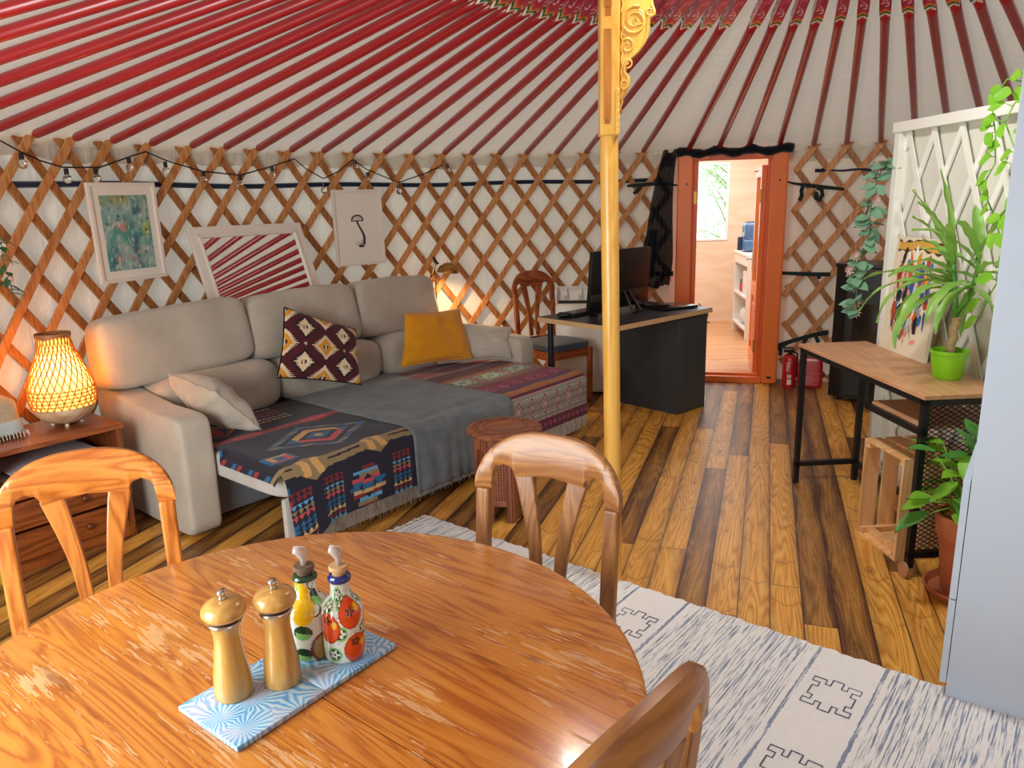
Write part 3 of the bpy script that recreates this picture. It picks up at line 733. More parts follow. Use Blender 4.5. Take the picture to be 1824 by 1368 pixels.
# ------------------------------------------------------------------ throws over the pulled-out seats
def path(y0, zend, ztop=.428, yf=-.555, r=.055):
    """(y,z) along the seat top from y0 to the front edge and down"""
    pts = [(y0, ztop)]; yy = yf+r
    for k in range(9): a = k/8*PI/2; pts.append((yy-r*math.sin(a), ztop-r+r*math.cos(a)))
    pts.append((yf-.002, zend)); P = np.array(pts); s = np.r_[0, np.cumsum(np.hypot(*np.diff(P, axis=0).T))]
    return lambda d: (float(np.interp(d, s, P[:, 0])), float(np.interp(d, s, P[:, 1]))), s[-1]
def cyc(i, *c): return c[int(i) % len(c)]
NB = lin('17162b'); TW = lin('8f7c58'); TN = lin('d2a365'); SAL = lin('c24a55'); DR = lin('7c1f28'); LB = lin('5aa2cf'); MBL = lin('1f6290'); BG = lin('c9a56f'); PU = lin('5e4a5e'); RD = lin('9c2a2c')
def tri(fx, fy): return abs(fx-.5)*2 < fy
def stack(a, s, rows=(DR, DR, LB, TW, SAL, MBL, MBL, BG, DR, LB, TW)):
    i = int(s/.0235)
    if i >= len(rows) or s < 0: return None
    fx = (a/.032) % 1; fy = (s/.0235) % 1
    return rows[i] if tri(fx, fy if i >= 5 else 1-fy) else None
def serr2(x, y, w, h, teeth, tooth):
    ay = abs(y)/h*teeth; return abs(x)/w+math.floor(ay)/teeth+tooth*(ay % 1)
def navy(a, s):
    s *= 1.08
    fr = (a/.385+.1) % 1
    d = abs(s-(1.13+.012*math.sin(a*8)))
    if d < .034+.040*max(0, 1-abs(fr-.5)*5):
        if d < .006 and abs(fr-.5) > .25: return NB
        return TN if (abs(fr-.5) < .13+.5*d and d < .05 and abs(fr-.5) > .02+d*.6) else TW
    d = abs(s-.50)
    if d < .030+.022*max(0, 1-abs(((a/.40) % 1)-.5)*4): return SAL if (d < .018 and abs(((a/.40) % 1)-.5) < .2) else (RD if d > .008 or ((a/.02) % 1) > .4 else DR)
    x, y = a-.43, s-.80
    q = serr2(x, y, .30, .21, 8, .10)
    if q < 1:
        k = int(x > 0)+2*int(y > .0)
        if q > .80: return cyc(k+int(abs(y)*45), PU, MBL, TW, MBL)
        if q > .64: return NB
        if q > .40: return (MBL if abs(x) > .13 else (TN if y < 0 else SAL))
        if q > .26: return NB
        return MBL if q > .1 else TN
    for cx in (.06, .245, .67):
        if cx-.06 < a < cx+.06 and s > 1.215:
            c = stack(a, s-1.225)
            if c: return c
    x, y = a-.45, s-1.35
    hh = .115
    if abs(y) < hh:
        i = int((y+hh)/.021); w = [.04, .075, .06, .085, .10, .10, .10, .085, .07, .06, .05][min(i, 10)]
        if abs(x+(.012 if i % 2 else -.012)) < w:
            dq = abs(x)/.058+abs(y)/.068
            if dq > 1: return cyc(i, DR, LB, TW, SAL, MBL, MBL, BG, DR, LB, TW, DR)
            if abs(x) < .034 and abs(y) < .037: return [SAL, MBL, MBL, BG][min(3, int((y+.037)/.0186))]
            return NB
    if .30 < a < .58 and .06 < s < .33:
        c = stack(a, s-.07, (TN, MBL, DR, SAL, MBL, SAL, DR, MBL, TN, MBL, TN))
        if c: return c
    q = serr(a-.13, s-.27, .15, .14, 7, .25)
    if q < 1: return SAL if .55 < q < .8 else (TN if q > .8 else (MBL if q > .3 else SAL))
    x, y = a-.10, s-.97
    if abs(x) < .07 and abs(y) < .06:
        if abs(x) > .055 or abs(y) > .047: return MBL
        if abs(y) > .03: return TN if y < 0 else SAL
        return MBL if abs(x) < .025 else (TN if x < 0 else SAL)
    if a < .012 and (s*60) % 3 < 2: return cyc(s*20, MBL, RD, NB)
    return NB
def drape(name, label, x0, x1, y0, zend, colfn, mat, cw, du=.005, dv=.005, edge=None, fr=None, folds=.004, fringe=None, bulge=0, ztop=.428, yf=-.557):
    t = thing(name, label, 'throw', SO, SA)
    fn, L = path(y0, zend, ztop, yf)
    nu, nv = int((x1-x0)/du), int(L/dv)
    def f(u, v):
        s = v*L; y, z = fn(s); x = x0+(x1-x0)*u
        z += .006*mnoise.noise(Vector((x*5, s*5, x0))) if s < 1.05 else 0
        if s > L-abs(zend-ztop)+.02: y -= abs(folds*math.sin(x*38+1.5*math.sin(x*9)))*(s-(L-.3))/.3+.004
        if edge: x, y, z = edge(u, v, x, y, z, s, L)
        if bulge: z += bulge*(1-(2*u-1)**4)*(1 if s < 1 else 0)
        return (x, y, z)
    rows = [[colfn((i+.5)*du, (j+.5)*dv) for i in range(nu)] for j in range(nv)] if colfn else None
    m = MB(); m.grid(f, nu, nv, colfn=rows); m.build('cloth', mat, t, smooth=True, color=rows is not None, solid=.004)
    if fringe:
        fm, ln, nst = fringe; q = MB(); rg = random.Random(int(x0*100))
        for k in range(nst):
            p = Vector(f((k+.5)/nst, 1)); a = rg.uniform(-.012, .012); l = ln*rg.uniform(.7, 1.1)
            e = Vector((p.x+a, p.y-.006+rg.uniform(-.006, .004), max(.012, p.z-l)))
            q.tube([p, (p+e)/2+Vector((a*.4, -.004, 0)), e], [.0022, .002, .0015], 4)
        o = q.build('fringe', fm, t); tag(o, kind='stuff')
    return t, f, L
def navedge(u, v, x, y, z, s, L):
    w = max(0, (.10-u)/.10)
    if s < L-.30:
        if u < .05 and y < -.03: q_ = (.05-u)/.05*min(1, (-.03-y)/.05); x -= .034*q_; z -= .055*q_**1.6
    else:
        k = (s-(L-.30))/.30
        x += .0-.10*k*max(0, (.30-u)/.30)**1.2*-.1; x += .06*k*max(0, .35-u); z -= .10*k*max(0, (.28-u)/.28)*1.0
        y -= .02*math.sin(min(1, max(0, (.34-u)/.34))*PI)*k
    z = max(z, .02)
    return x, y, z
WOV = painted('woven_wool', .95, .45, 420, .15, weave=.30)
FRW = plain('cream_yarn', 'b8b0a4', .9); FRD = plain('grey_yarn', '80766a', .9, var=.4, scale=30)
drape('throw', 'navy throw with stepped tan, red and blue motifs on the left sofa seat', .172, .945, .52, .13, navy, WOV, .77, edge=navedge, fringe=(FRD, .085, 95), yf=-.560)
FELT = fabric('grey_felt', '7d848a', .98, 260, .16, .6, 12, .2, dark='565c62')
drape('throw', 'plain dark grey felt blanket covering the middle sofa seat', .935, 1.735, .56, .085, None, FELT, .8, du=.02, dv=.02, folds=.014, fringe=(FELT, .03, 60), bulge=.012, ztop=.436, yf=-.566)
MA = lin('6b1840'); MG = lin('7c1238'); BR2 = lin('6a3430'); ORN = lin('c0743a'); CR2 = lin('b9a795'); MINT = lin('a9c7ab'); GY = lin('8e8c86'); DK = lin('3a2a30'); WN = lin('5d2a3e')
def burg(a, s):
    s *= 1.06
    n = math.sin(a*310)*math.sin(s*330)
    def lines(c1, c2, f=160, th=.3): return c1 if math.sin(s*f*PI) > th else c2
    if s < .06: return lines(ORN, BR2, 90)
    if s < .15: return lines(BR2, MA, 70)
    if s < .185: return CR2 if n > .1 else BR2
    if s < .31: return MG if n < .5 else MA
    if s < .35: return CR2 if n > .0 else MA
    if s < .50: return lines(BR2, lin('5a2030'), 60)
    if s < .55: return ORN if (a*70+s*90) % 1 < .6 else BR2
    if s < .72:
        fx = (a/.27+.15) % 1; x = (fx-.5)*.27; y = s-.635
        if abs(x) < .075 and abs(y) < .062:
            if abs(x) < .022 and abs(y) < .02: return MG if max(abs(x), abs(y)) > .010 else MINT
            if (abs(abs(x)-.055) < .010 and abs(abs(y)-.04) < .012): return DK
            return MINT
        if abs(abs(x)-.083) < .004: return MINT
        return CR2 if math.sin(a*190+3*math.sin(s*120))*math.sin(s*210+2*math.sin(a*90)) > .1 else lin('7d4a4a')
    if s < .80: return lines(CR2 if n > .2 else lin('8a5a4e'), BR2, 110)
    if s < 1.04:
        fx = (a/.26+.3) % 1; x = (fx-.5)*.26; y = s-.93
        d = abs(x)/.055+abs(y)/.075
        if d < .35: return lin('3a2a6a')
        if d < .8 and math.sin(12*math.atan2(y, x)) > -.1: return lin('c4456a')
        fx = (a/.26+.8) % 1; x = (fx-.5)*.26; d = abs(x)/.03+abs(y)/.05
        if d < 1: return lin('b8506e') if d > .5 else lin('6a2a7a')
        return MG if y < .05 else lin('5a1048')
    if s < 1.13:
        if abs(s-1.045) < .006 or abs(s-1.125) < .006: return DK
        return ORN if ((a*48 + abs(((s-1.04)*46) % 1-.5)*1.4) % 1) < .62 else lin('7a3a22')
    if s < 1.345:
        y = s-1.235; fx = (a/.13) % 1; x = (fx-.5)*.13
        d = abs(x)/.048+abs(y)/.095
        if d < .28: return MINT
        if d < .48: return MG if int(a/.13) % 2 else lin('a04a5a')
        if d < .62: return lin('cfc8bd')
        if d < .78: return MG
        if abs(y) > .098: return MG
        zz = (abs((a/.02) % 1-.5)*.5+s/.012) % 1
        return lin('c2beb4') if zz < .5 else lin('4a4440')
    if s < 1.42:
        fx = (a/.05) % 1; d = abs(fx-.5)*2+abs(s-1.38)/.022
        return lin('a0485e') if .3 < d < .8 else WN
    return CR2
drape('throw', 'burgundy and orange striped throw with grey diamond border on the right sofa seat', 1.725, 2.515, .52, .145, burg, WOV, .79, folds=.006, fringe=(FRW, .08, 100), ztop=.431, yf=-.561)

# ------------------------------------------------------------------ chairs
def chair_parts(t, wd, seatm):
    crest_top = lambda x: .818+.145*(1-min(1, abs(x/.207))**2.6)**.5
    bx = [0, .10, .104, .112, .1315, .15, .158, .1635, .207]; bz = [.848, .838, .852, .863, .870, .862, .848, .800, .800]
    crest_bot = lambda x: float(np.interp(abs(x), bx, bz))
    yb = lambda x, z: -.035-.05*(z-.45)/.5-.030*(1-(x/.207)**2)
    m = MB(); xs = [.207*math.sin(PI/2*k/40) for k in range(-40, 41)]
    xs = sorted(set([round(x, 4) for x in xs]+[s*b for b in bx[1:-1] for s in (-1, 1)])); vs = []; nr = 10
    for x in xs:
        t0, b0 = crest_top(x), crest_bot(x)
        if t0-b0 < .004: t0 = b0+.004
        for k in range(nr):
            th = 2*PI*k/nr; c_, s_ = math.cos(th), math.sin(th)
            cz = math.copysign(abs(s_)**.5, s_); cy2 = math.copysign(abs(c_)**.5, c_)
            z = (t0+b0)/2+(t0-b0)/2*cz; vs.append((x, yb(x, z)+.0155*cy2, z))
    n_ = len(xs); fs = [(i*nr+k, i*nr+(k+1) % nr, (i+1)*nr+(k+1) % nr, (i+1)*nr+k) for i in range(n_-1) for k in range(nr)]
    fs += [tuple(range(nr))[::-1], tuple((n_-1)*nr+k for k in range(nr))]
    m.add(vs, fs); m.build('crest_rail', wd['x'], t, auto=50)
    for sx in (-1, 1):
        m = MB(); P = []; W = []
        for z in (.0, .2, .42, .5, .6, .7, .803):
            y = (-.035-.05*(z-.45)/.5) if z > .45 else -.035-.05*(.45-z)/.45
            P.append((sx*.184, y, z)); W.append(.034 if z < .45 else .040)
        m.ribbon(P, W, .028, (1, 0, 0)); m.build('rear_leg', wd['z'], t, bevel=.006)
        m = MB(); m.ribbon([(sx*(.079-.045*math.sin(min(1, (.85-z)/.30)*PI/2)), yb(sx*.05, z), z) for z in (.47, .52, .58, .64, .70, .76, .81, .85)], [.034, .034, .034, .036, .040, .046, .052, .056], .016, (1, 0, 0)); m.build('splat', wd['z'], t, bevel=.004)
        m = MB(); m.ribbon([(sx*.195, .385, z) for z in (0, .2, .42)], [.032, .036, .040], .036, (1, 0, 0)); m.build('front_leg', wd['z'], t, bevel=.005)
        m = MB(); m.bb(sx*.195-.011, sx*.195+.011, -.02, .37, .355, .415); m.build('side_rail', wd['x'], t, bevel=.003)
    m = MB(); m.bb(-.18, .18, .372, .394, .355, .415); m.build('front_rail', wd['x'], t, bevel=.003)
    m = MB(); m.bb(-.17, .17, -.045, -.02, .43, .47); m.build('back_rail', wd['x'], t, bevel=.004)
    m = MB(); m.puff((0, .185, .440), (.43, .43, .055), 6, 14, fn=lambda q: Vector((q.x*(1-.05*(q.y < 0)), q.y, q.z))); m.build('seat', seatm, t, smooth=True)
BLUF = fabric('blue_grey_upholstery', '4c5468', .9, 350, .12, .3)
ORW = {'x': wood('chair_oak_across', 'd98638', 'a4561c', 'x', 10, .3, .5, 9, .9), 'z': wood('chair_oak_upright', 'd98638', 'a4561c', 'z', 12, .3, .5, 10, .9)}
PLW = {'x': wood('worn_beech_across', 'bd8448', '8f5a2e', 'x', 8, .4, .25, 8, .6, worn='8a5a3c'), 'z': wood('worn_beech_upright', 'b27a44', '85552f', 'z', 10, .4, .25, 10, .7, worn='85583e')}
RDW = {'x': wood('red_pine_across', 'b5622e', '7e3514', 'x', 10, .35, .4, 9, .9), 'z': wood('red_pine_upright', 'b5622e', '7e3514', 'z', 10, .35, .4, 10, .9)}
def mkchair(label, loc, rz, wd, g=None):
    t = thing('dining_chair', label, 'chair', (*loc, 0), rz, g); chair_parts(t, wd, BLUF); return t
mkchair('orange oak chair at the left edge, its arched back before the side table', (-1.068, 1.73), math.radians(205), ORW, 'dining chairs with arched backs')
mkchair('pale worn wooden chair behind the round table, beside the yellow post', (.045, 1.755), math.radians(151), PLW, 'dining chairs with arched backs')
mkchair('scuffed wooden chair pulled up in the lower right, only its back top visible', (.072, .865), math.radians(47), PLW, 'dining chairs with arched backs')
mkchair('reddish wooden chair with blue seat pushed under the computer desk', (.235, 5.95), math.radians(-145), RDW, 'dining chairs with arched backs').scale = (1, 1, 1.06)
# ------------------------------------------------------------------ round dining table and what stands on it
def table_mat():
    n = NT('worn_oak_table'); co = n.coord(); v = n.mapping(co, rot=(0, 0, math.radians(0))); x, y, z = n.sep(v)
    gv = n.comb(n.math('MULTIPLY', x, .09), y, z)
    w = n.noise(gv, 9, 3, .5, .8); rings = n.math('ABSOLUTE', n.math('SUBTRACT', n.math('FRACT', n.math('MULTIPLY', w, 12)), .5))
    fine = n.noise(n.comb(n.math('MULTIPLY', x, 2.2), n.math('MULTIPLY', y, 60), z), 3, 4, .7)
    g = n.math('ADD', n.math('MULTIPLY', rings, 1.3), n.math('MULTIPLY', n.math('SUBTRACT', fine, .5), .8))
    col = n.ramp(g, [(.0, lin('ab5f24')), (.3, lin('c87c2f')), (.8, lin('d9923f'))])
    # worn, flaked varnish in short streaks along the grain
    fl = n.noise(n.comb(n.math('MULTIPLY', x, 7), n.math('MULTIPLY', y, 95), z), 1.6, 4, .7, .6)
    msk = n.noise(n.comb(x, n.math('MULTIPLY', y, 1.8), z), 4.2, 3, .6)
    band = n.math('GREATER_THAN', n.math('ADD', n.math('MULTIPLY', n.math('SUBTRACT', fl, .5), .9), n.math('ADD', n.math('MULTIPLY', n.math('SUBTRACT', msk, .5), .9), n.math('MULTIPLY', n.math('SUBTRACT', .35, rings), .35))), .185)
    col = n.mix(n.math('MULTIPLY', band, .62), col, lin('e6b880'))
    drk = n.ramp(n.noise(n.comb(n.math('MULTIPLY', x, 3), n.math('MULTIPLY', y, 20), z), 1.7, 4, .6), [(.62, (0, 0, 0)), (.72, (.7, .7, .7))])
    col = n.mix(drk, col, lin('7c3f16'))
    n.base(col); n.rough(n.math('ADD', .22, n.math('MULTIPLY', band, .4))); n.b.inputs['Coat Weight'].default_value = .4; n.b.inputs['Coat Roughness'].default_value = .1
    n.bump(n.math('SUBTRACT', fine, n.math('MULTIPLY', band, .8)), .10, .002); return n.m
TC = (-.407, 1.162); TR_ = .624; SEAM = math.radians(-38.8)
tt = thing('dining_table', 'large round worn oak dining table in the foreground', 'table', (*TC, 0), SEAM)
TM = table_mat()
for sg in (-1, 1):
    m = MB(); off = .005
    pts = []; g0 = .0016
    th0 = math.asin((off+sg*g0)/TR_)
    if sg > 0: angs = np.linspace(th0, PI-th0, 70)
    else: angs = np.linspace(PI-th0, 2*PI+th0, 78)
    ring = [(TR_*math.cos(a), TR_*math.sin(a)) for a in angs]
    prof = [(-.012, .716), (-.004, .718), (0, .724), (0, .733), (-.004, .738), (-.010, .740)]
    n_ = len(ring); vs = []
    for dr, z in prof:
        for (x, y) in ring:
            r = math.hypot(x, y); k = (r+dr)/r; yy = y*k
            vs.append((x*k, yy if abs(yy-(off+sg*g0)) > .02 else off+sg*g0, z))
    fs = [(j*n_+i, j*n_+i+1, (j+1)*n_+i+1, (j+1)*n_+i) for j in range(len(prof)-1) for i in range(n_-1)]
    fs += [tuple(range(n_))[::-1], tuple((len(prof)-1)*n_+i for i in range(n_)), tuple([j*n_ for j in range(len(prof))][::-1]+[j*n_+n_-1 for j in range(len(prof))])]
    m.add(vs, fs); m.build('table_leaf', TM, tt, auto=35)
m = MB(); m.lathe([(.50, .64), (.52, .64), (.52, .716), (.50, .716), (.50, .64)], 48); m.build('apron', ORW['x'], tt, auto=40)
for k in range(4):
    a = PI/4+k*PI/2; m = MB(); m.tube([(.40*math.cos(a), .40*math.sin(a), .715), (.40*math.cos(a), .40*math.sin(a), .6), (.41*math.cos(a), .41*math.sin(a), .2), (.41*math.cos(a), .41*math.sin(a), .012)], [.035, .033, .028, .022], 12); m.build('leg', ORW['z'], tt, smooth=True)

# tile tray
def tilemat():
    n = NT('blue_painted_tile'); co = n.coord()
    w = n.noise(co, 9, 2, .5, .5, out=0); wv = n.n.new('ShaderNodeTexWave'); wv.wave_type = 'RINGS'; wv.inputs['Scale'].default_value = 26; wv.inputs['Distortion'].default_value = 9; wv.inputs['Detail'].default_value = 2; wv.inputs['Detail Scale'].default_value = 1.6
    vor = n.n.new('ShaderNodeTexVoronoi'); vor.inputs['Scale'].default_value = 11; n.t.links.new(co, vor.inputs['Vector']); n.t.links.new(vor.outputs['Position'], wv.inputs['Vector'])
    wv2 = n.n.new('ShaderNodeTexWave'); wv2.wave_type = 'RINGS'; wv2.inputs['Scale'].default_value = 16; wv2.inputs['Distortion'].default_value = 12; wv2.inputs['Detail Scale'].default_value = 2.5; n.t.links.new(co, wv2.inputs['Vector'])
    big = n.noise(co, 14, 3)
    sb = n.n.new('ShaderNodeVectorMath'); sb.operation = 'SUBTRACT'; n.t.links.new(n.mapping(co, (11, 11, 11)), sb.inputs[0]); sc_ = n.n.new('ShaderNodeVectorMath'); sc_.operation = 'SCALE'; sc_.inputs['Scale'].default_value = 11
    n.t.links.new(vor.outputs['Position'], sc_.inputs[0]); n.t.links.new(sc_.outputs[0], sb.inputs[1]); dx, dy, dz = n.sep(sb.outputs[0])
    ang = n.math('ARCTAN2', dy, dx); ray_ = n.math('SINE', n.math('ADD', n.math('MULTIPLY', ang, 22), n.math('MULTIPLY', n.noise(co, 30, 2), 9)))
    f_ = n.math('ADD', n.math('MULTIPLY', ray_, .22), n.math('ADD', .25, n.math('MULTIPLY', n.noise(co, 16, 2), .55)))
    col = n.ramp(f_, [(.2, lin('3f93d6')), (.45, lin('79bbe6')), (.75, lin('cbe4f0'))])
    col = n.mix(n.math('MULTIPLY', n.ramp(big, [(.52, (0, 0, 0)), (.66, (1, 1, 1))]), .5), col, lin('cfbfcb'))
    n.base(col); n.rough(.15); n.b.inputs['Coat Weight'].default_value = .5; n.b.inputs['Coat Roughness'].default_value = .05; return n.m
TIL = tilemat(); TZ = .741
ea = math.atan2(.269, .205)
tr = thing('tile_tray', 'long tray of two blue painted tiles carrying mills and bottles', 'tile', (-.572, 1.086, TZ), ea)
tdir = Vector((math.cos(ea), math.sin(ea), 0)); tdn = Vector((tdir.y, -tdir.x, 0))
for k in range(2):
    m = MB(); m.rbox((.0845+.170*k, -.086, .005), (.1685, .170, .010), .002, 2); m.build('tile', TIL, tr, auto=40)
m = MB(); m.bb(.002, .338, -.169, -.003, 0, .003); m.build('cork_backing', plain('tray_edge', 'cfc9c0', .7), tr)
def ontile(a, b): p = Vector((-.572, 1.086, 0))+tdir*a+tdn*b; return (p.x, p.y, TZ+.0102)
MILL = wood('beech_mill', 'dcae62', 'b98a42', 'z', 7, .25, .5, 6, .5); CHR = plain('chrome_metal', 'cfcfca', .15, 1, .05); MDK = plain('dark_gap', '1c1614', .6)
def mill(label, loc):
    t = thing('pepper_mill', label, 'mill', loc, 0, 'wooden mills on the tile tray')
    m = MB(); m.lathe([(0, 0), (.0295, 0), (.0315, .003), (.0315, .020), (.030, .040), (.0255, .070), (.0225, .095), (.0215, .108), (.0225, .120), (.0265, .134), (0, .134)], 40); m.build('body', MILL, t, auto=60)
    m = MB(); m.lathe([(.0268, .1335), (.0285, .135), (.0285, .1395), (.0268, .1405), (.0, .1405)], 40); m.build('metal_ring', CHR, t, smooth=True)
    m = MB(); m.lathe([(.020, .1400), (.0255, .1405), (.0255, .1432), (.020, .1436)], 32); m.build('gap', MDK, t)
    m = MB(); m.lathe([(0, .1435), (.024, .1435), (.033, .148), (.0365, .155), (.036, .162), (.031, .170), (.020, .1755), (.008, .1775), (0, .178)], 40); m.build('head', MILL, t, smooth=True)
    m = MB(); m.lathe([(0, .177), (.0075, .177), (.006, .181), (.0055, .184), (.008, .187), (.0085, .190), (.006, .194), (0, .195)], 20); m.build('knob', CHR, t, smooth=True)
mill('wooden pepper mill nearest the near left end of the blue tile tray', ontile(.075, .050))
mill('wooden pepper mill on the tile tray, between the other mill and the bottles', ontile(.145, .090))

GLZ = painted('glazed_ceramic', .12, 0, coat=.8, weave=.03)
OG = lin('dfe6dc'); GRD = lin('123c22'); GR1 = lin('7fbf6a'); ORR = lin('dd4a12'); YEL = lin('efc016'); RBR = lin('7c2c1c'); DBLU = lin('14287a')
def blob(th, z, c, r, rz_): d = (th-c[0]+PI) % (2*PI)-PI; return math.hypot(d/r, (z-c[1])/rz_)
def flower(th, z, c, s, R0=.030):
    dx = ((th-c[0]+PI) % (2*PI)-PI)*R0/s; dy = (z-c[1])/s; r = math.hypot(dx, dy); return r < .35+.65*abs(math.cos(2.5*math.atan2(dy, dx))) and r > .22
def paint_lemon(th, z):
    if z > .128: return DBLU if z < .122 else GRD
    for c in ((-1.9, .094), (1.2, .090)):
        q = blob(th, z, c, .62, .030)
        if q < 1: return YEL if q < .82 or th > c[0] else lin('c9a010')
    for c in ((-1.0, .022), (2.3, .026)):
        q = blob(th, z, c, .66, .026)
        if q < 1: return lin('a9802a') if q < .82 else RBR
    for c in ((-1.95, .052), (-.95, .102), (.4, .05), (1.9, .06), (-2.0, .014), (-.3, .075)):
        q = blob(th, z, c, .42, .012)
        if q < 1: return GRD if (z-c[1])*140+((th-c[0]) % 1) > .2 else GR1
    for c in ((-1.3, .088), (-.6, .055), (.0, .11), (-1.2, .125)):
        q = blob(th, z, c, .30, .012)
        if .8 < q < 1.05: return RBR
    if z > .112 and math.sin(th*2) > .5: return YEL if z > .12 else GR1
    return OG
def paint_pom(th, z):
    if z > .124: return DBLU
    for c in ((-1.15, .082), (-2.35, .060), (-1.0, .024), (.3, .06), (1.5, .03), (2.2, .085)):
        q = blob(th, z, c, .62, .024)
        if q < 1:
            if flower(th, z, (c[0]-.05, c[1]+.002 if c[1] > .07 else c[1]+.012), .0075): return lin('4a2018')
            if blob(th, z, (c[0]-.1+.45, c[1]+.006), .14, .006) < 1: return YEL
            return ORR if q < .9 else lin('b3300c')
    for c in ((-1.9, .108), (-2.5, .092), (-1.75, .052), (-2.1, .018), (-.45, .050), (-.2, .1), (.9, .095), (2.6, .05), (1.1, .06), (-1.6, .098)):
        q = blob(th, z, c, .36, .012)
        if q < 1:
            if flower(th, z, c, .008): return OG
            return GRD if q < .75 else GR1
    if (math.sin(th*23)+math.sin(z*900)) > 1.86: return lin('1c4a5a')
    return OG
CORK = plain('cork', 'c9a070', .8, var=.3, scale=90); CORKD = plain('dark_cork', '6b5544', .8, var=.3, scale=90)
CLR = plain('clear_pourer_plastic', 'e8dcd4', .15, trans=.55, ior=1.4)
def bottle(name, label, loc, fn, ck, rz):
    t = thing(name, label, 'bottle', loc, rz, 'painted ceramic bottles on the tile tray'); t.scale = (1.28, 1.28, 1.17) if name == 'oil_bottle' else (1.18, 1.18, 1.2)
    prof = []
    zs = np.linspace(0, .135, 110)
    rr = np.interp(zs, [0, .002, .006, .02, .05, .078, .088, .095, .100, .108, .120, .1235, .126, .131, .135], [.028, .030, .0315, .0325, .0325, .0318, .029, .0225, .0175, .0152, .0148, .0150, .0178, .0178, .0150])
    m = MB(); m.lathe([(0, 0)]+[(float(r), float(z)) for r, z in zip(rr, zs)]+[(.010, .135), (.010, .130)], 120, colfn=fn); m.build('body', GLZ, t, smooth=True, color=True)
    m = MB(); m.lathe([(0, .131), (.0098, .131), (.0105, .142), (.0145, .1425), (.0150, .147), (.014, .149), (0, .1495)], 24); m.build('stopper', ck, t, auto=40)
    m = MB(); m.tube([(0, 0, .149), (.001, 0, .160), (-.001, 0, .166), (-.006, .001, .174), (-.012, .001, .176)], [.004, .0055, .0072, .0075, .0060], 12)
    m.tube([(.0, 0, .158), (.006, 0, .168), (.004, 0, .178), (-.008, 0, .180)], .0018, 6)
    m.build('pourer', CLR, t, smooth=True)
bottle('oil_bottle', 'painted bottle with yellow lemons and a dark cork, behind the orange one', ontile(.232, .058), paint_lemon, CORKD, .35)
bottle('vinegar_bottle', 'painted bottle with orange fruit and blue rim, nearest the right tray end', ontile(.262, .118), paint_pom, CORK, .25)
# ------------------------------------------------------------------ post, stool, side table, pictures, string lights
YPW = wood('yellow_pine_post', 'f4c362', 'e0a440', 'z', 6, .35, .35, 9, .5, bump=.03)
tp = thing('support_post', 'yellow wooden roof post with a carved bracket, in the middle of the room', 'post', (.405, 2.85, 0), 0)
sh = lambda z: -.03*z/1.9
m = MB(); m.tube([(sh(z), 0, z) for z in (0, .6, 1.2, 1.74, 1.785)], [.033, .033, .0335, .034, .030], 16); m.build('post_shaft', YPW, tp, auto=50)
m = MB(); x0 = sh(1.8)
m.bb(x0-.036, x0+.033, -.036, .036, 1.775, 2.64); u_ = m.build('post_head', YPW, tp, bevel=.006)
m = MB()
for z in (1.83, 2.20): m.bb(x0-.022, x0+.003, -.038, -.034, z, z+.30)
for z in (1.815, 2.17): m.bb(x0-.020, x0+.001, -.0365, -.033, z, z+.05)
m.build('post_groove', wood('pine_groove', 'c47f34', 'a5601f', 'z', 6), tp)
px = lambda p: (p-1117)*.00228
out = [(0, 1.776), (px(1120), 1.897), (px(1130), 1.920), (px(1135), 1.954), (px(1134.5), 1.975), (px(1129), 1.990), (px(1129), 2.012), (px(1138), 2.034), (px(1150), 2.058), (px(1158), 2.085), (px(1163.5), 2.118), (px(1165), 2.165), (px(1172), 2.172), (px(1173), 2.185), (px(1170), 2.205), (px(1168), 2.222), (px(1176), 2.24), (.20, 2.34), (.28, 2.46), (.34, 2.56), (.36, 2.63), (0, 2.63)]
m = MB(); m.prism([(x0+.033+a, b) for a, b in out], -.020, .020, M=Matrix(((1, 0, 0, 0), (0, 0, 1, 0), (0, 1, 0, 0), (0, 0, 0, 1)))); m.build('carved_bracket', YPW, tp, bevel=.006)
m = MB(); bx = x0+.033
def spiral(cx, cz, r0, turns, a0, r, sgn=1, y=-.021):
    n = int(turns*18); m.tube([(bx+cx+r0*(1-k/n*.85)*math.cos(a0+sgn*2*PI*turns*k/n), y, cz+r0*(1-k/n*.85)*math.sin(a0+sgn*2*PI*turns*k/n)) for k in range(n+1)], [r*(1-.5*k/n) for k in range(n+1)], 6)
spiral(.052, 2.155, .050, 2.0, 1.2, .0065); spiral(.062, 2.16, .036, 1.3, 3.2, .004, -1); spiral(.028, 2.075, .026, 1.6, 2.5, .005, -1); spiral(.018, 1.95, .018, 1.5, 3.6, .0045); spiral(.105, 2.185, .016, 1.4, .2, .0045, -1)
spiral(.03, 2.02, .018, 1.2, 4.5, .004); spiral(.10, 2.30, .06, 1.8, 2.2, .007); spiral(.20, 2.47, .07, 1.8, 2.2, .008); spiral(.02, 2.115, .012, 1.2, 1, .003)
m.tube([(bx+.004, -.021, 1.85+k*.02) if k % 2 else (bx+.012, -.022, 1.85+k*.02) for k in range(38)], .0038, 6)
m.tube([(bx+a-.009, -.021, b) for a, b in out[2:15]], .0038, 6)
for k in range(7): m.puff((x0+.027, -.037, 1.79+k*.022), (.016, .008, .026), 3, 4)
m.build('carving', YPW, tp, smooth=True)

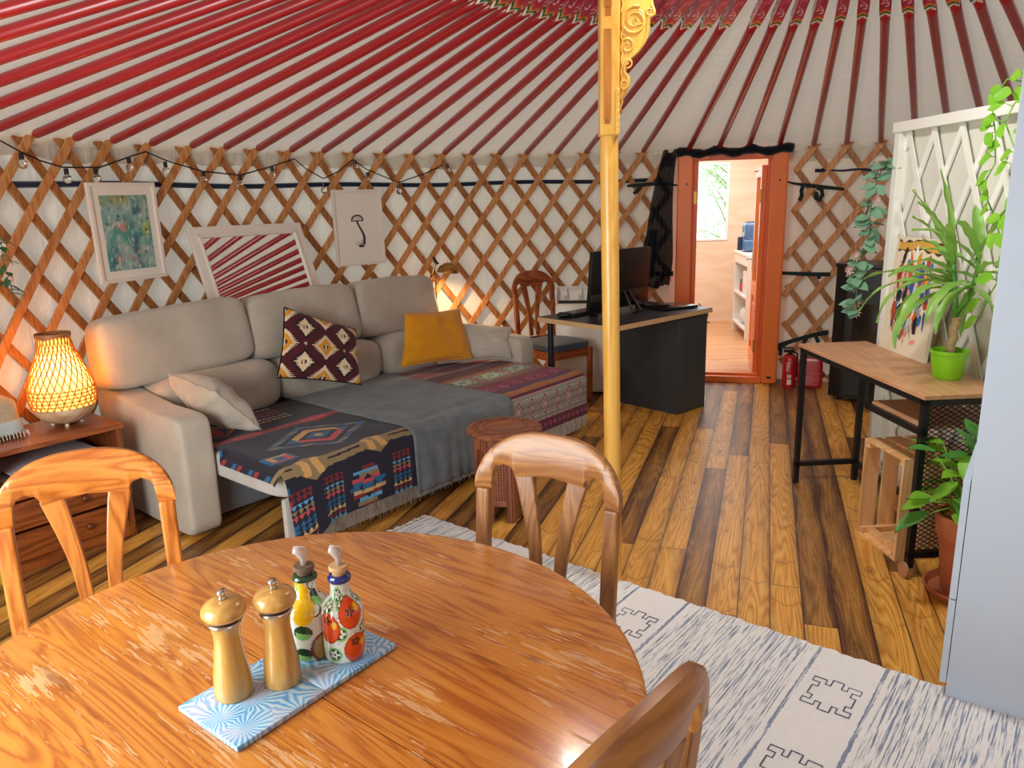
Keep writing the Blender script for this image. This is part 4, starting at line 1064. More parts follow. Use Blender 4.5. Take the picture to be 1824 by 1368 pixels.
# carved stool
RSW = wood('rosewood', 'b06a42', '743c26', 'x', 6, .45, .2, 9, .8, bump=.12); RSZ = wood('rosewood_upright', 'a4603e', '6a3624', 'z', 6, .5, .15, 9, .8, bump=.15)
st = thing('carved_stool', 'small carved wooden stool with round engraved top, beside the grey blanket', 'stool', (-.045, 3.60, 0), .2)
m = MB(); m.lathe([(0, .432), (.172, .432), (.190, .440), (.193, .448), (.188, .455), (.165, .460), (.160, .457), (.115, .457), (.111, .460), (.104, .456), (.0, .457)], 64); m.build('top', RSW, st, auto=40)
m = MB()
for k in range(40):
    a = k*PI/20; m.puff((.138*math.cos(a), .138*math.sin(a), .4575), (.016, .012, .006), 2.4, 4)
m.tube([(.109*math.cos(a), .109*math.sin(a), .459) for a in np.linspace(0, 2*PI, 49)], .0025, 5); m.tube([(.158*math.cos(a), .158*math.sin(a), .459) for a in np.linspace(0, 2*PI, 49)], .0025, 5)
m.build('top_carving', RSZ, st, smooth=True)
NS = 8; rs = .152
for k in range(NS):
    a = (k+.5)*2*PI/NS; M_ = Matrix.Rotation(a, 4, 'Z') @ Matrix.Translation((rs*math.cos(PI/NS), 0, 0)); hw_ = rs*math.sin(PI/NS)
    m = MB(); m.bb(-.008, .008, -hw_, -hw_+.026, 0, .432, M=M_); m.bb(-.008, .008, hw_-.026, hw_, 0, .432, M=M_)
    m.bb(-.007, .006, -hw_+.026, hw_-.026, .36, .432, M=M_); m.bb(-.007, .006, -hw_+.026, hw_-.026, .085, .115, M=M_); m.build('side_frame', RSZ, st, bevel=.002)
    # pierced fretwork: small crosses and rings leaving open holes
    q = MB(); w_ = hw_-.026; cell = .0265; nx = 2
    for i in range(-2, 3):
        y = i*cell*.5*1.0
        if abs(y) < w_: q.bb(-.004, .003, y-.0035, y+.0035, .115, .36, M=M_)
    for j in range(18):
        z = .125+j*.0135; q.bb(-.004, .003, -w_, w_, z-.0028, z+.0028, M=M_)
        if j % 2 == 0:
            for i in (-1, 1): q.tube([tuple(M_ @ Vector((-.0045, i*cell*.5, z+.006))), tuple(M_ @ Vector((.0035, i*cell*.5, z+.006)))], .0055, 6)
    q.build('fretwork', RSZ, st)

# side table
CHW = wood('cherry_across', 'a85a26', '70330f', 'x', 7, .3, .45, 8, .8); CHZ = wood('cherry_upright', '9c5424', '6a3010', 'z', 7, .35, .35, 8, .8)
SR = math.radians(52); SL_ = (-1.88, 3.445, 0); W_, D_, H_ = .56, .385, .575
sd = thing('side_table', 'reddish wooden side table with drawers, left of the sofa arm', 'side table', SL_, SR)
m = MB(); m.bb(-W_-.008, .008, -.012, D_, H_-.024, H_); m.build('top', CHW, sd, bevel=.004)
for x in (-W_, -.026): m = MB(); m.bb(x, x+.026, 0, D_, 0, H_-.024); m.build('side_panel', CHZ, sd, bevel=.002)
m = MB(); m.bb(-W_+.026, -.026, D_-.01, D_, .05, H_-.024); m.build('back_panel', CHW, sd)
m = MB(); m.bb(-W_+.026, -.026, .005, D_-.01, .335, .351); m.build('shelf', CHW, sd, bevel=.002)
m = MB(); m.bb(-W_+.026, -.026, .012, .03, .0, .055); m.build('plinth', CHW, sd)
for z0 in (.060, .200):
    m = MB(); m.bb(-W_+.030, -.030, -.003, .015, z0, z0+.128); m.bb(-W_+.036, -.036, .015, .34, z0+.01, z0+.10)
    dr = m.build('drawer', CHW, sd, bevel=.005)
    for dz in (.022, .106): m = MB(); m.bb(-W_+.032, -.032, -.0045, -.002, z0+dz-.002, z0+dz+.002); m.build('drawer_groove', CHZ, dr)
    m = MB(); m.lathe([(0, .03), (.010, .029), (.016, .022), (.0165, .016), (.010, .008), (.008, 0)], 20, M=Matrix.Translation((-.215, -.003, z0+.066)) @ Matrix.Rotation(PI/2, 4, 'X')); m.build('knob', plain('dark_knob', '5e2c12', .3, coat=.4), dr, smooth=True)
def onside(x, y, z): v = Matrix.Rotation(SR, 3, 'Z') @ Vector((x, y, 0)); return (SL_[0]+v.x, SL_[1]+v.y, z)
def sheets(name, label, x, y, z, w, d, h, n, mat, rz=0, g='papers in the side table'):
    m = MB(); rg = random.Random(int(z*1e4))
    for k in range(n): m.box((rg.uniform(-.006, .006), rg.uniform(-.008, .008), h*(k+.5)/n), (w, d, h/n*.86), rz=rg.uniform(-.03, .03))
    tag(m.build(name, mat, loc=onside(x, y, z), rot=(0, 0, SR+rz)), label, 'papers', g)
PAP = plain('white_paper', 'f6f5fa', .7, var=.03); PAPG = plain('grey_folder', 'dcd8e2', .6, var=.04); PAPB = plain('mixed_paper', 'e0dacc', .75, var=.2, scale=60)
sheets('paper_stack', 'thick untidy bundle of papers, bottom of the pile in the side table', -.29, .17, .3515, .44, .31, .070, 16, PAPB, .02)
sheets('paper_pad', 'white paper pad lying on the untidy bundle in the side table', -.26, .165, .423, .36, .30, .026, 5, PAP, -.06)
sheets('folder', 'grey folder topmost on the paper pile in the side table', -.28, .165, .4505, .40, .31, .006, 1, PAPG, .05)
m = MB(); m.add([(0, 0, 0), (.10, .02, .0), (.12, .06, 0), (.05, .05, .0), (.02, .08, 0), (.0, .04, 0)], [(0, 1, 2, 3, 4, 5)]); tag(m.build('printed_leaflet', plain('green_print', '3c6a52', .6, var=.8, scale=40), loc=onside(-.30, .10, .4575), rot=(0, 0, SR), solid=.0008), 'small dark green and pink printed scrap on the grey folder', 'leaflet')
# bundles at the left edge
m = MB(); m.bb(-.004, .004, -.14, .14, 0, .33); tag(m.build('folder', plain('yellow_card', 'e8c818', .5, var=.05), loc=onside(-.60, .10, .0), rot=(0, -.10, SR)), 'bright yellow folder leaning against the left side of the side table', 'folder')
tb = thing('cloth_bundle', 'frayed beige and pale blue cloth bundle at the left edge of the side table', 'cloth', onside(-.445, .25, H_), SR)
m = MB(); m.puff((0, 0, .105), (.19, .18, .16), 5, 10, fn=lambda q: q*(1+.05*mnoise.noise(q*20))); m.build('upper_fold', fabric('beige_canvas', 'b9a58a', .95, 200, .15, .5), tb, smooth=True)
m = MB(); m.puff((0, 0, .052), (.205, .195, .075), 6, 10, fn=lambda q: q*(1+.03*mnoise.noise(q*25))); m.build('lower_fold', fabric('pale_blue_cloth', 'b9c4c0', .95, 200, .12, .5), tb, smooth=True)
m = MB(); rg = random.Random(4)
for k in range(56):
    a = k/56*4; s_ = int(a); f_ = (a % 1-.5)*.2
    p = [(f_, -.1), (.105, f_), (f_, .1), (-.105, f_)][s_]; m.tube([(p[0], p[1], .03), (p[0]*1.04+rg.uniform(-.004, .004), p[1]*1.04, .004)], .0022, 4)
tag(m.build('fringe', plain('frayed_threads', 'cfcabc', .9), tb), kind='stuff')

# glowing woven lamp
tl = thing('bamboo_lamp', 'glowing vase-shaped woven bamboo lamp on the side table', 'lamp', onside(-.145, .225, H_))
RAT = plain('woven_bamboo', 'c9762a', .5, var=.2, scale=20); LBS = wood('whitewashed_bamboo', 'dcc3a4', 'b8936c', 'x', 4, .5, .1, 9, .8)
m = MB()
for k in range(4): m.tube([(.06*math.cos(k*PI/2+.5), .06*math.sin(k*PI/2+.5), .012), (.06*math.cos(k*PI/2+.5), .06*math.sin(k*PI/2+.5), 0)], .009, 8)
m.build('foot', plain('pale_feet', 'e0cdb4', .5), tl)
m = MB(); m.lathe([(0, .012), (.06, .012), (.095, .028), (.125, .060), (.138, .092), (.136, .094), (.10, .09), (0, .09)], 48); m.build('base', LBS, tl, smooth=True)
SZ = [.092, .13, .17, .21, .26, .31, .36, .40, .43]; SRr = [.137, .142, .141, .134, .118, .097, .078, .070, .071]
rad = lambda z: float(np.interp(z, SZ, SRr))
m = MB(); NW = 28
for sg in (-1, 1):
    for k in range(NW):
        pts = []
        for j in range(25):
            z = .092+.338*j/24; a = 2*PI*k/NW+sg*(z-.092)*3.2; r = rad(z)+.0016*sg*math.cos(a*NW/2); pts.append((r*math.cos(a), r*math.sin(a), z))
        m.tube(pts, .0030, 4, caps=False)
for z in (.11, .127, .144, .161, .178): m.tube([(rad(z)*1.01*math.cos(a), rad(z)*1.01*math.sin(a), z) for a in np.linspace(0, 2*PI, 49)], .0028, 5)
sh_ = m.build('woven_shade', RAT, tl, smooth=True)
n = NT('shade_liner'); n.base(lin('ffdc88')); n.rough(.7); tr_ = n.n.new('ShaderNodeBsdfTranslucent'); tr_.inputs[0].default_value = (*lin('ffd070'), 1)
mx = n.n.new('ShaderNodeMixShader'); mx.inputs[0].default_value = .75; n.t.links.new(n.b.outputs[0], mx.inputs[1]); n.t.links.new(tr_.outputs[0], mx.inputs[2]); n.t.links.new(mx.outputs[0], n.n['Material Output'].inputs['Surface'])
m = MB(); m.lathe([(rad(z)-.006, z) for z in np.linspace(.093, .425, 20)], 40); m.f = m.f[:-2]; m.m = m.m[:-2]; m.c = m.c[:-2]; m.build('inner_liner', n.m, sh_, smooth=True)
m = MB(); m.lathe([(.071, .424), (.076, .424), (.076, .440), (.071, .440), (.071, .424)], 40); m.build('rim', plain('rim_wood', 'a8683a', .5), tl, auto=40)
m = MB(); m.ribbon([(-.078, 0, .425), (-.05, -.05, .431), (0, -.079, .420), (.05, -.055, .431), (.078, 0, .425)], .014, .004, (0, 0, 1)); m.build('handle', plain('leather_handle', 'a8704a', .6), tl)
m = MB(); m.puff((0, 0, .19), (.05, .05, .07), 2.2, 8); m.build('bulb', glow('warm_bulb', (1, .70, .34), 40), tl, smooth=True)
pl = bpy.data.lights.new('bamboo_lamp_light', 'POINT'); pl.energy = 3.8; pl.color = (1, .64, .30); pl.shadow_soft_size = .03
po = bpy.data.objects.new('bamboo_lamp_light', pl); C.objects.link(po); po.parent = tl; po.location = (0, 0, .27)

# pictures hung on the lattice
def picture(name, label, c, ang, w, h, fr, mat_w, art, artmat, roll=0, mats=None):
    t = thing(name, label, 'picture', c, ang); M_ = Matrix.Rotation(roll, 4, 'Y')
    m = MB(); d = .022
    m.bb(-w/2, -w/2+fr, -d, 0, -h/2, h/2, M=M_); m.bb(w/2-fr, w/2, -d, 0, -h/2, h/2, M=M_); m.bb(-w/2+fr, w/2-fr, -d, 0, -h/2, -h/2+fr, M=M_); m.bb(-w/2+fr, w/2-fr, -d, 0, h/2-fr, h/2, M=M_)
    m.build('frame', WFR, t, bevel=.002)
    m = MB(); m.bb(-w/2+fr, w/2-fr, -.012, -.004, -h/2+fr, h/2-fr, M=M_); m.build('mount', plain('mount_card', 'efe8dc', .8, var=.02), t)
    ax0, ax1, az0, az1, NU, NV = art[0]
    m = MB(); m.grid(lambda u, v: (ax0+(ax1-ax0)*u, -.0135, az1+(az0-az1)*v), NU, NV, M=M_, colfn=art[1], flip=True); m.build('artwork', artmat, t, color=True)
    return t
WFR = plain('white_frame_wood', 'ece2d6', .45, var=.04); PRN = painted('printed_art', .35, .1, 200, weave=.04)
def sea(u, v):
    f = lambda a, b, c: mnoise.noise(Vector((u*a, v*b, c)))
    base = np.array(lin('8fb5ad')); teal = np.array(lin('4f9a93')); deep = np.array(lin('3c6f80')); pale = np.array(lin('b9cabc')); pink = np.array(lin('c98f84')); olive = np.array(lin('9a9c62')); yel = np.array(lin('b5c04a')); dark = np.array(lin('27505a'))
    c = base.copy()
    def lay(c, col, w): w = min(1, max(0, w)); return c*(1-w)+col*w
    c = lay(c, teal, .5+1.6*f(3, 3, 1)+.6*f(9, 7, 2)-.3*u); c = lay(c, deep, 1.4*f(4, 3, 5)+.7*f(11, 12, 6)+.35*u-.1); c = lay(c, pale, 1.8*f(5, 9, 8)+.8*f(16, 20, 3)-.15)
    c = lay(c, olive, (1.5*f(5, 8, 11)+.5)*max(0, 1-v*4)); c = lay(c, pink, (2.4*f(6, 8, 14)+.8*f(20, 20, 4)+.2)*max(0, 1-abs(v-.82)*6)*max(0, 1-abs(u-.45)*1.9)); c = lay(c, pink, (2.2*f(6, 8, 24)+.3)*max(0, 1-abs(v-.40)*8)*max(0, 1-abs(u-.4)*3)*.8)
    c = lay(c, yel, 1.4*max(0, 1-abs(v-.45)*7)*max(0, 1-abs(u-.88)*9)+0); c = lay(c, dark, (3*(f(14, 20, 17)-.30))*(.8 if v < .5 else .5)); c = lay(c, np.array(lin('d8dccb')), 2.5*(f(24, 9, 19)-.30))
    return tuple(np.clip(c, .01, 1))
picture('framed_painting', 'white framed abstract sea-green painting hung on the lattice at left', (-2.125, 4.262, 1.448), math.radians(64.5), .425, .535, .020, None, ((-.150, .150, -.205, .200, 120, 160), sea), PRN, roll=-.012)
INK = lin('1c1a1c'); PPR = lin('efe7dc')
def mush(u, v):
    x = (u-.5)*.422; y = (.5-v)*.54                                       # metres from the centre
    cx, cy_ = -.012, .062; ex = (x-cx)/.058; ey = (y-cy_)/.034
    if ey > -.35 and ex*ex+(max(0, ey))**2*.8 < 1 and y-cy_ > -.012:
        top = ey > .55*(1-abs(ex)); e_ = ex*ex+ey*ey
        if e_ > .62 or abs(ey+.3) < .12: return tuple(np.array(INK)*1.6)
        h = math.sin(ex*26+ey*5)+mnoise.noise(Vector((x*300, y*300, 0)))*1.6
        return tuple(np.array(PPR)*(.35 if h > .7 else .82))
    if -.130 < y < cy_-.010:
        t_ = (y+.130)/.182; cxs = .025+.018*math.sin(t_*4.6)-.034*t_+.010
        w = .0085*(1+.5*(1-t_))
        if abs(x-cxs) < w: return INK if x > cxs-.3*w or mnoise.noise(Vector((x*400, y*200, 0))) > .1 else lin('6a6664')
    if -.165 < y < -.09:
        for k in range(11):
            a = .35+k*.25; dx, dy = x-.012, y+.142; r = math.hypot(dx, dy); th = math.atan2(dy, dx)
            if r < .055+.02*math.sin(k*5) and abs(th-a-.5*r*8*(1 if k % 2 else -1)*.3) < .0012/max(r, .004): return lin('4a4644')
        if math.hypot((x-.012)/.03, (y+.142)/.010) < 1: return INK
    return PPR
picture('framed_drawing', 'white framed ink drawing of a mushroom hung on the lattice', (-1.085, 5.545, 1.404), math.radians(38.2), .39, .535, .016, None, ((-.175, .175, -.25, .25, 190, 250), mush), PRN, roll=-.008)

# mirror leaning against the lattice
LEAN = math.radians(21); tm_ = thing('mirror', 'large white framed mirror leaning behind the sofa, reflecting the red poles', 'mirror', (-1.478, 4.768, .716), math.radians(51.6))
Mm = Matrix.Rotation(-LEAN, 4, 'X'); w, h, fr = .82, .785, .07
m = MB()
for a, b, c_, d_ in ((-w/2, -w/2+fr, 0, h), (w/2-fr, w/2, 0, h), (-w/2+fr, w/2-fr, 0, fr), (-w/2+fr, w/2-fr, h-fr, h)): m.bb(a, b, -.028, 0, c_, d_, M=Mm)
for a, b, c_, d_ in ((-w/2+fr-.018, -w/2+fr, fr, h-fr), (w/2-fr, w/2-fr+.018, fr, h-fr)): m.bb(a, b, -.034, -.02, c_-.018, d_+.018, M=Mm)
for a, b, c_, d_ in ((-w/2+fr-.018, w/2-fr+.018, fr-.018, fr), (-w/2+fr-.018, w/2-fr+.018, h-fr, h-fr+.018)): m.bb(a, b, -.034, -.02, c_, d_, M=Mm)
m.build('frame', WFR, tm_, bevel=.004)
mm = NT('mirror_glass'); mm.base((.93, .94, .93)); mm.b.inputs['Metallic'].default_value = 1; mm.rough(.01)
m = MB(); m.bb(-w/2+fr, w/2-fr, -.020, -.012, fr, h-fr, M=Mm); m.build('mirror_glass', mm.m, tm_)

# brass reading lamp behind the sofa
def sof(x, y, z=0): v = Matrix.Rotation(SA, 3, 'Z') @ Vector((x, y, 0)); return Vector((SO[0]+v.x, SO[1]+v.y, z))
BRS = plain('polished_brass', 'b8894a', .22, 1, .1, 30)
p0 = sof(2.455, .80, .712)
tb_ = thing('reading_lamp', 'brass jointed reading lamp standing behind the sofa by the yellow cushion', 'lamp', tuple(p0), 0); tb_.scale = (1.45, 1.45, 1.03)
m = MB(); m.lathe([(0, 0), (.055, 0), (.055, .012), (.02, .02), (.012, .05), (0, .05)], 24); m.build('base', BRS, tb_, auto=40)
m = MB()
for dx in (-.016, .016):
    m.tube([(dx*.7, 0, .04), (dx, 0, .10), (dx, 0, .24), (dx*1.1, 0, .275)], .0045, 8)
m.tube([(0, 0, .05), (0, 0, .27)], .003, 6); m.bb(-.026, .026, -.008, .008, .262, .272); m.bb(-.022, .022, -.008, .008, .055, .065); m.build('lower_arm', BRS, tb_)
m = MB(); m.tube([(-.006, 0, .26), (.0, 0, .31), (.012, 0, .36), (.020, 0, .40), (.018, 0, .43)], [.008, .010, .006, .006, .005], 8); m.tube([(.010, -.01, .30), (-.002, -.01, .30)], .012, 10); m.build('upper_arm', BRS, tb_, smooth=True)
m = MB(); m.tube([(.012, 0, .445), (.022, 0, .405), (.035, 0, .39)], [.006, .010, .008], 8); m.build('joint', plain('dark_joint', '1d1a18', .4), tb_, smooth=True)
Ml = Matrix.Translation((.085, -.01, .335)) @ Matrix.Rotation(math.radians(8), 4, 'Y')
m = MB(); pr = [(.056*math.sin(a), .066*math.cos(a)) for a in np.linspace(.02, PI/2, 12)]; m.lathe([(r, z) for r, z in pr]+[(.058, -.006), (.055, -.006)]+[(r*.95, z*.95-.002) for r, z in pr[::-1]], 36, M=Ml); m.build('lamp_shade', BRS, tb_, smooth=True)
m = MB(); m.puff((.085, -.01, .355), (.03, .03, .04), 2.2, 6); m.build('bulb', glow('warm_bulb_small', (1, .7, .38), 12), tb_, smooth=True)
pl2 = bpy.data.lights.new('reading_lamp_light', 'SPOT'); pl2.energy = 10; pl2.color = (1, .68, .36); pl2.spot_size = 2.4; pl2.spot_blend = .6; pl2.shadow_soft_size = .03
po2 = bpy.data.objects.new('reading_lamp_light', pl2); C.objects.link(po2); po2.parent = tb_; po2.location = (.085, -.01, .318); po2.rotation_euler = (math.radians(8), math.radians(8), 0)

# string lights
SLP = [(-1.2996, 1.895), (-1.2719, 1.85), (-1.2434, 1.813), (-1.2109, 1.786), (-1.1528, 1.792), (-1.0986, 1.858), (-1.0735, 1.886), (-1.0363, 1.839), (-.9742, 1.787), (-.9036, 1.767), (-.8469, 1.819), (-.7945, 1.876), (-.77, 1.808), (-.7367, 1.749), (-.7036, 1.799), (-.6743, 1.88), (-.6434, 1.811), (-.5756, 1.719), (-.5149, 1.787), (-.4675, 1.861)]
tsl = thing('string_lights', 'black string of clear bulbs strung along the lattice top', 'string lights', (0, 0, 0))
m = MB(); pts = []
for k in range(len(SLP)-1):
    a, b = SLP[k], SLP[k+1]
    for q in range(4): t_ = q/4; pts.append(cyl(a[0]+(b[0]-a[0])*t_, a[1]+(b[1]-a[1])*t_, R-.055))
m.tube(pts, .0038, 6); cab = m.build('cable', BLK, tsl, smooth=True)
GLS = glass('bulb_glass', (1, .97, .92), .0)
for a, z in [(-1.2722, 1.845), (-1.2068, 1.781), (-1.1603, 1.786), (-1.1038, 1.848), (-1.0414, 1.835), (-.9742, 1.787), (-.9059, 1.763), (-.8412, 1.823), (-.7373, 1.722), (-.6695, 1.876), (-.6439, 1.792), (-.5758, 1.707), (-.4676, 1.853)]:
    P = cyl(a, z, R-.056)
    m = MB(); m.tube([P, P-Vector((0, 0, .030))], .011, 10); sk = m.build('socket', BLK, tsl)
    m = MB(); m.puff(P-Vector((0, 0, .052)), (.042, .042, .046), 2.2, 8); bl = m.build('bulb', GLS, tsl, smooth=True); bl.parent = sk
    m = MB(); m.tube([P-Vector((0, 0, .03)), P-Vector((-.004, 0, .05)), P-Vector((.004, 0, .055)), P-Vector((0, 0, .035))], .0012, 4); fl = m.build('filament', STEEL, tsl); fl.parent = sk
# garland at the left edge
def heartleaf(m, base, d, up, L, Wd, droop=.3, n=6):
    """broad pointed leaf, folded along its midrib"""
    d = Vector(d).normalized(); up = Vector(up); s = d.cross(up).normalized(); up = s.cross(d).normalized(); vs = []; fs = []
    prof = [0.02, .62, .95, 1.0, .82, .5, .02]
    for i in range(n+1):
        t_ = i/n; w = Wd/2*float(np.interp(t_, np.linspace(0, 1, 7), prof)); c = Vector(base)+d*L*t_-Vector((0, 0, 1))*droop*L*t_*t_
        for k in (-1, 0, 1): vs.append(c+s*w*k+up*(.12*Wd*abs(k)))
    for i in range(n):
        for k in (0, 1): a = i*3+k; fs.append((a, a+1, a+4, a+3))
    m.add(vs, fs)
LFD = plain('dark_leaf', '3a6b3e', .5, var=.3, scale=15); PNK = plain('pink_petal', 'e6b0ac', .6, var=.1)
tg = thing('leaf_garland', 'bit of dark leafy garland with a pink bud at the far left edge', 'garland', tuple(cyl(-1.318, 1.45, R-.07)))
m = MB(); m.tube([(0, 0, 0), (-.01, 0, -.1), (.0, .01, -.2), (.01, 0, -.3)], .002, 5); m.build('stem', LFD, tg)
m = MB(); rg = random.Random(2)
for k in range(14): heartleaf(m, (0, 0, -.02*k), (rg.uniform(-1, 1), rg.uniform(-1, 1), rg.uniform(-.6, .2)), (0, 0, 1), .055, .03)
m.build('leaves', LFD, tg, smooth=True)
m = MB(); m.puff((.012, .0, -.19), (.022, .022, .03), 2.2, 5); m.build('bud', PNK, tg, smooth=True)
# ------------------------------------------------------------------ rug
RU = math.atan2(-.632, .775); RP = (-.44, 3.547)
def rugmat():
    n = NT('handwoven_rug'); co = n.coord(); x, y, z = n.sep(co)
    W_ = .72; fx = n.math('FRACT', n.math('DIVIDE', n.math('ADD', x, .72*3-1.325+.36), W_))     # plain bands centred at x = 1.325 + k*.72
    dist = n.math('MULTIPLY', n.math('ABSOLUTE', n.math('SUBTRACT', fx, .5)), W_)
    wob = n.math('MULTIPLY', n.math('SUBTRACT', n.noise(n.comb(n.math('MULTIPLY', x, 3), n.math('MULTIPLY', y, 9), 0), 6, 3), .5), .012)
    dist = n.math('ADD', dist, wob)
    plainb = n.math('LESS_THAN', dist, .092)
    thin = n.math('MULTIPLY', n.math('LESS_THAN', n.math('ABSOLUTE', n.math('SUBTRACT', dist, .108)), .006), 1)
    gapb = n.math('MULTIPLY', n.math('GREATER_THAN', dist, .092), n.math('LESS_THAN', dist, .130))
    st = n.noise(n.comb(n.math('MULTIPLY', x, 120), n.math('MULTIPLY', y, 3.6), 0), 1.3, 4, .62, .5)
    st2 = n.noise(n.comb(n.math('MULTIPLY', x, 230), n.math('MULTIPLY', y, 14), 4), 1.0, 3, .6)
    s = n.math('ADD', n.math('MULTIPLY', st, .75), n.math('MULTIPLY', st2, .35))
    streak = n.ramp(s, [(.555, (0, 0, 0)), (.63, (1, 1, 1))])
    amt = n.math('MULTIPLY', streak, n.math('SUBTRACT', 1, n.math('MAXIMUM', plainb, gapb)))
    amt = n.math('MAXIMUM', amt, n.math('MULTIPLY', thin, n.ramp(st, [(.38, (0, 0, 0)), (.5, (1, 1, 1))])))
    cream = n.mix(n.noise(co, 40, 4), lin('f0f1ee'), lin('fbfbf9')); blue = n.mix(n.noise(co, 12, 3), lin('4a6288'), lin('93a6bf'))
    n.base(n.mix(n.math('MULTIPLY', amt, .92), cream, blue)); n.rough(.95)
    n.bump(n.math('ADD', n.noise(n.comb(n.math('MULTIPLY', x, 160), n.math('MULTIPLY', y, 30), 0), 1, 2), s), .6, .003); return n.m
tr2 = thing('rug', 'cream and blue handwoven rug under the dining table', 'rug', (*RP, 0), RU)
RL, RW = 2.56, 1.45
m = MB()
def rf(side):
    def f(u, v):
        x = RL*u; y = -RW*v; e_ = .004*math.sin(x*55)+.003*math.sin(x*131) if v in (0, 1) else 0
        return (x, y+e_, (.009+.0015*math.sin(x*14)*math.sin(y*11)) if side else .001)
    return f
m.grid(rf(1), 200, 40, flip=True); m.grid(rf(0), 200, 40)
m.build('rug_cloth', rugmat(), tr2, smooth=True)
FRG = plain('rug_yarn', 'e4e2da', .95); m = MB(); rg = random.Random(9)
for xe, sg in ((0, -1), (RL, 1)):
    for k in range(150):
        y = -RW*(k+.5)/150; m.tube([(xe, y, .006), (xe+sg*.02, y+rg.uniform(-.006, .006), .010), (xe+sg*rg.uniform(.035, .055), y+rg.uniform(-.012, .012), .003)], .0022, 4)
tag(m.build('fringe', FRG, tr2), kind='stuff')
INKB = plain('navy_embroidery', '46546c', .9)
def motif(cx, cy_, sc):
    q = [(0, 4), (1, 4), (1, 3), (2, 3), (2, 4.4), (3, 4.4), (3, 2), (2, 2), (2, 1), (3.4, 1), (3.4, 0)]
    full = q+[(x, -y) for x, y in q[::-1]][1:]; full = full+[(-x, y) for x, y in full[::-1]]
    m = MB(); m.tube([(cx+b*sc*.85, cy_+a*sc*1.3, .0105) for a, b in full], .0022, 5, flat=.6, up=(0, 0, 1)); return m
for k, cx in enumerate((.605, 1.325, 2.045)):
    for cy_ in (-.26, -.66, -1.06): motif(cx, cy_, .0195).build('embroidered_motif', INKB, tr2)

# ------------------------------------------------------------------ computer desk
DR_ = math.radians(41.8); DB = (.66, 4.754); DZ = .757
DTOP = plain('charcoal_laminate', '33353c', .35, var=.05); EDG = plain('birch_edge', 'd6b183', .5, var=.08, scale=40); DGR = plain('anthracite_board', '33393b', .5, var=.05)
dk = thing('computer_desk', 'charcoal computer desk with pale edge and cabinet underneath, beside the post', 'desk', (*DB, 0), DR_)
DWX, DWY = 1.13, .70
m = MB(); m.bb(0, DWX, 0, DWY, DZ-.035, DZ-.0015); m.build('desk_edge', EDG, dk)
m = MB(); m.bb(.001, DWX-.001, .001, DWY-.001, DZ-.0015, DZ); m.build('desk_top', DTOP, dk)
for x, y in ((.06, .055), (.06, DWY-.07)):
    m = MB(); m.tube([(x, y, 0), (x, y, .36)], .024, 16); m.tube([(x, y, .36), (x, y, DZ-.035)], .021, 16); m.tube([(x, y, DZ-.045), (x, y, DZ-.035)], .035, 16); m.build('leg', BLK, dk, auto=40)
m = MB(); m.bb(.76, 1.105, .025, .66, .0, DZ-.037); cb = m.build('cabinet', DGR, dk, bevel=.003)
m = MB(); m.bb(.775, 1.095, .020, .025, .015, DZ-.05); m.build('cabinet_side', plain('anthracite_side', '3c4244', .45, var=.04), cb, bevel=.002)
def ondesk(x, y, z=DZ): v = Matrix.Rotation(DR_, 3, 'Z') @ Vector((x, y, 0)); return (DB[0]+v.x, DB[1]+v.y, z)
MBK = plain('matte_black_plastic', '0b0c0e', .45, var=.1); MBG = plain('gloss_black_plastic', '08090b', .18, var=.1, coat=.4)
mo = thing('computer_monitor', 'large black all-in-one computer on the desk, seen from behind the yellow post', 'monitor', ondesk(.19, .40), DR_+.05)
MW, MH = .69, .42; Mt = Matrix.Rotation(.09, 4, 'X')
m = MB(); m.rbox((MW/2, 0, .035+MH/2), (MW, .030, MH), .008, 2, M=Mt); m.build('housing', MBK, mo, auto=40)
m = MB(); m.rbox((MW/2, -.020, .035+.065), (MW-.01, .022, .13), .008, 2, M=Mt); m.build('lower_module', MBG, mo, auto=40)
m = MB(); m.bb(.008, MW-.008, .0145, .017, .05, .035+MH-.01, M=Mt); m.build('screen', plain('dark_screen', '050507', .08), mo)
m = MB()
for sx in (-.05, .05): m.tube([(MW/2+.06+sx*.6, -.03, .16), (MW/2+.06+sx, -.14, .008)], .009, 8)
m.tube([(MW/2+.06-.05, -.14, .008), (MW/2+.06+.05, -.14, .008)], .008, 8); m.build('easel_stand', MBG, mo)
for a_ in (.05, MW-.09): m = MB(); m.bb(a_, a_+.04, -.03, .02, 0, .045); m.build('support_foot', MBG, mo)
m = MB(); m.lathe([(0, 0), (.012, 0), (.012, .004), (.008, .004), (.008, .002), (0, .002)], 20, M=Matrix.Translation((.085, -.032, .115)) @ Matrix.Rotation(PI/2, 4, 'X')); m.build('round_port', STEEL, mo)
tc = bpy.data.curves.new('maker_name', 'FONT'); tc.body = 'ASUS'; tc.size = .062; tc.extrude = .0006; tc.align_x = 'CENTER'; tc.space_character = 1.1
to = bpy.data.objects.new('maker_name', tc); C.objects.link(to); dg = bpy.context.evaluated_depsgraph_get(); me_ = bpy.data.meshes.new_from_object(to.evaluated_get(dg)); bpy.data.objects.remove(to)
to = bpy.data.objects.new('maker_name', me_); C.objects.link(to); me_.materials.append(plain('grey_lettering', '5a5c60', .3, .6)); to.parent = mo; to.matrix_local = Mt @ Matrix.Translation((MW/2-.065, -.0165, .035+.275)) @ Matrix.Rotation(PI/2, 4, 'X')
lp = thing('laptop', 'closed black laptop lying on the right end of the desk', 'laptop', ondesk(.93, .23), DR_-.30)
m = MB(); m.rbox((0, 0, .009), (.33, .23, .012), .004, 2); m.build('base', MBK, lp, auto=40)
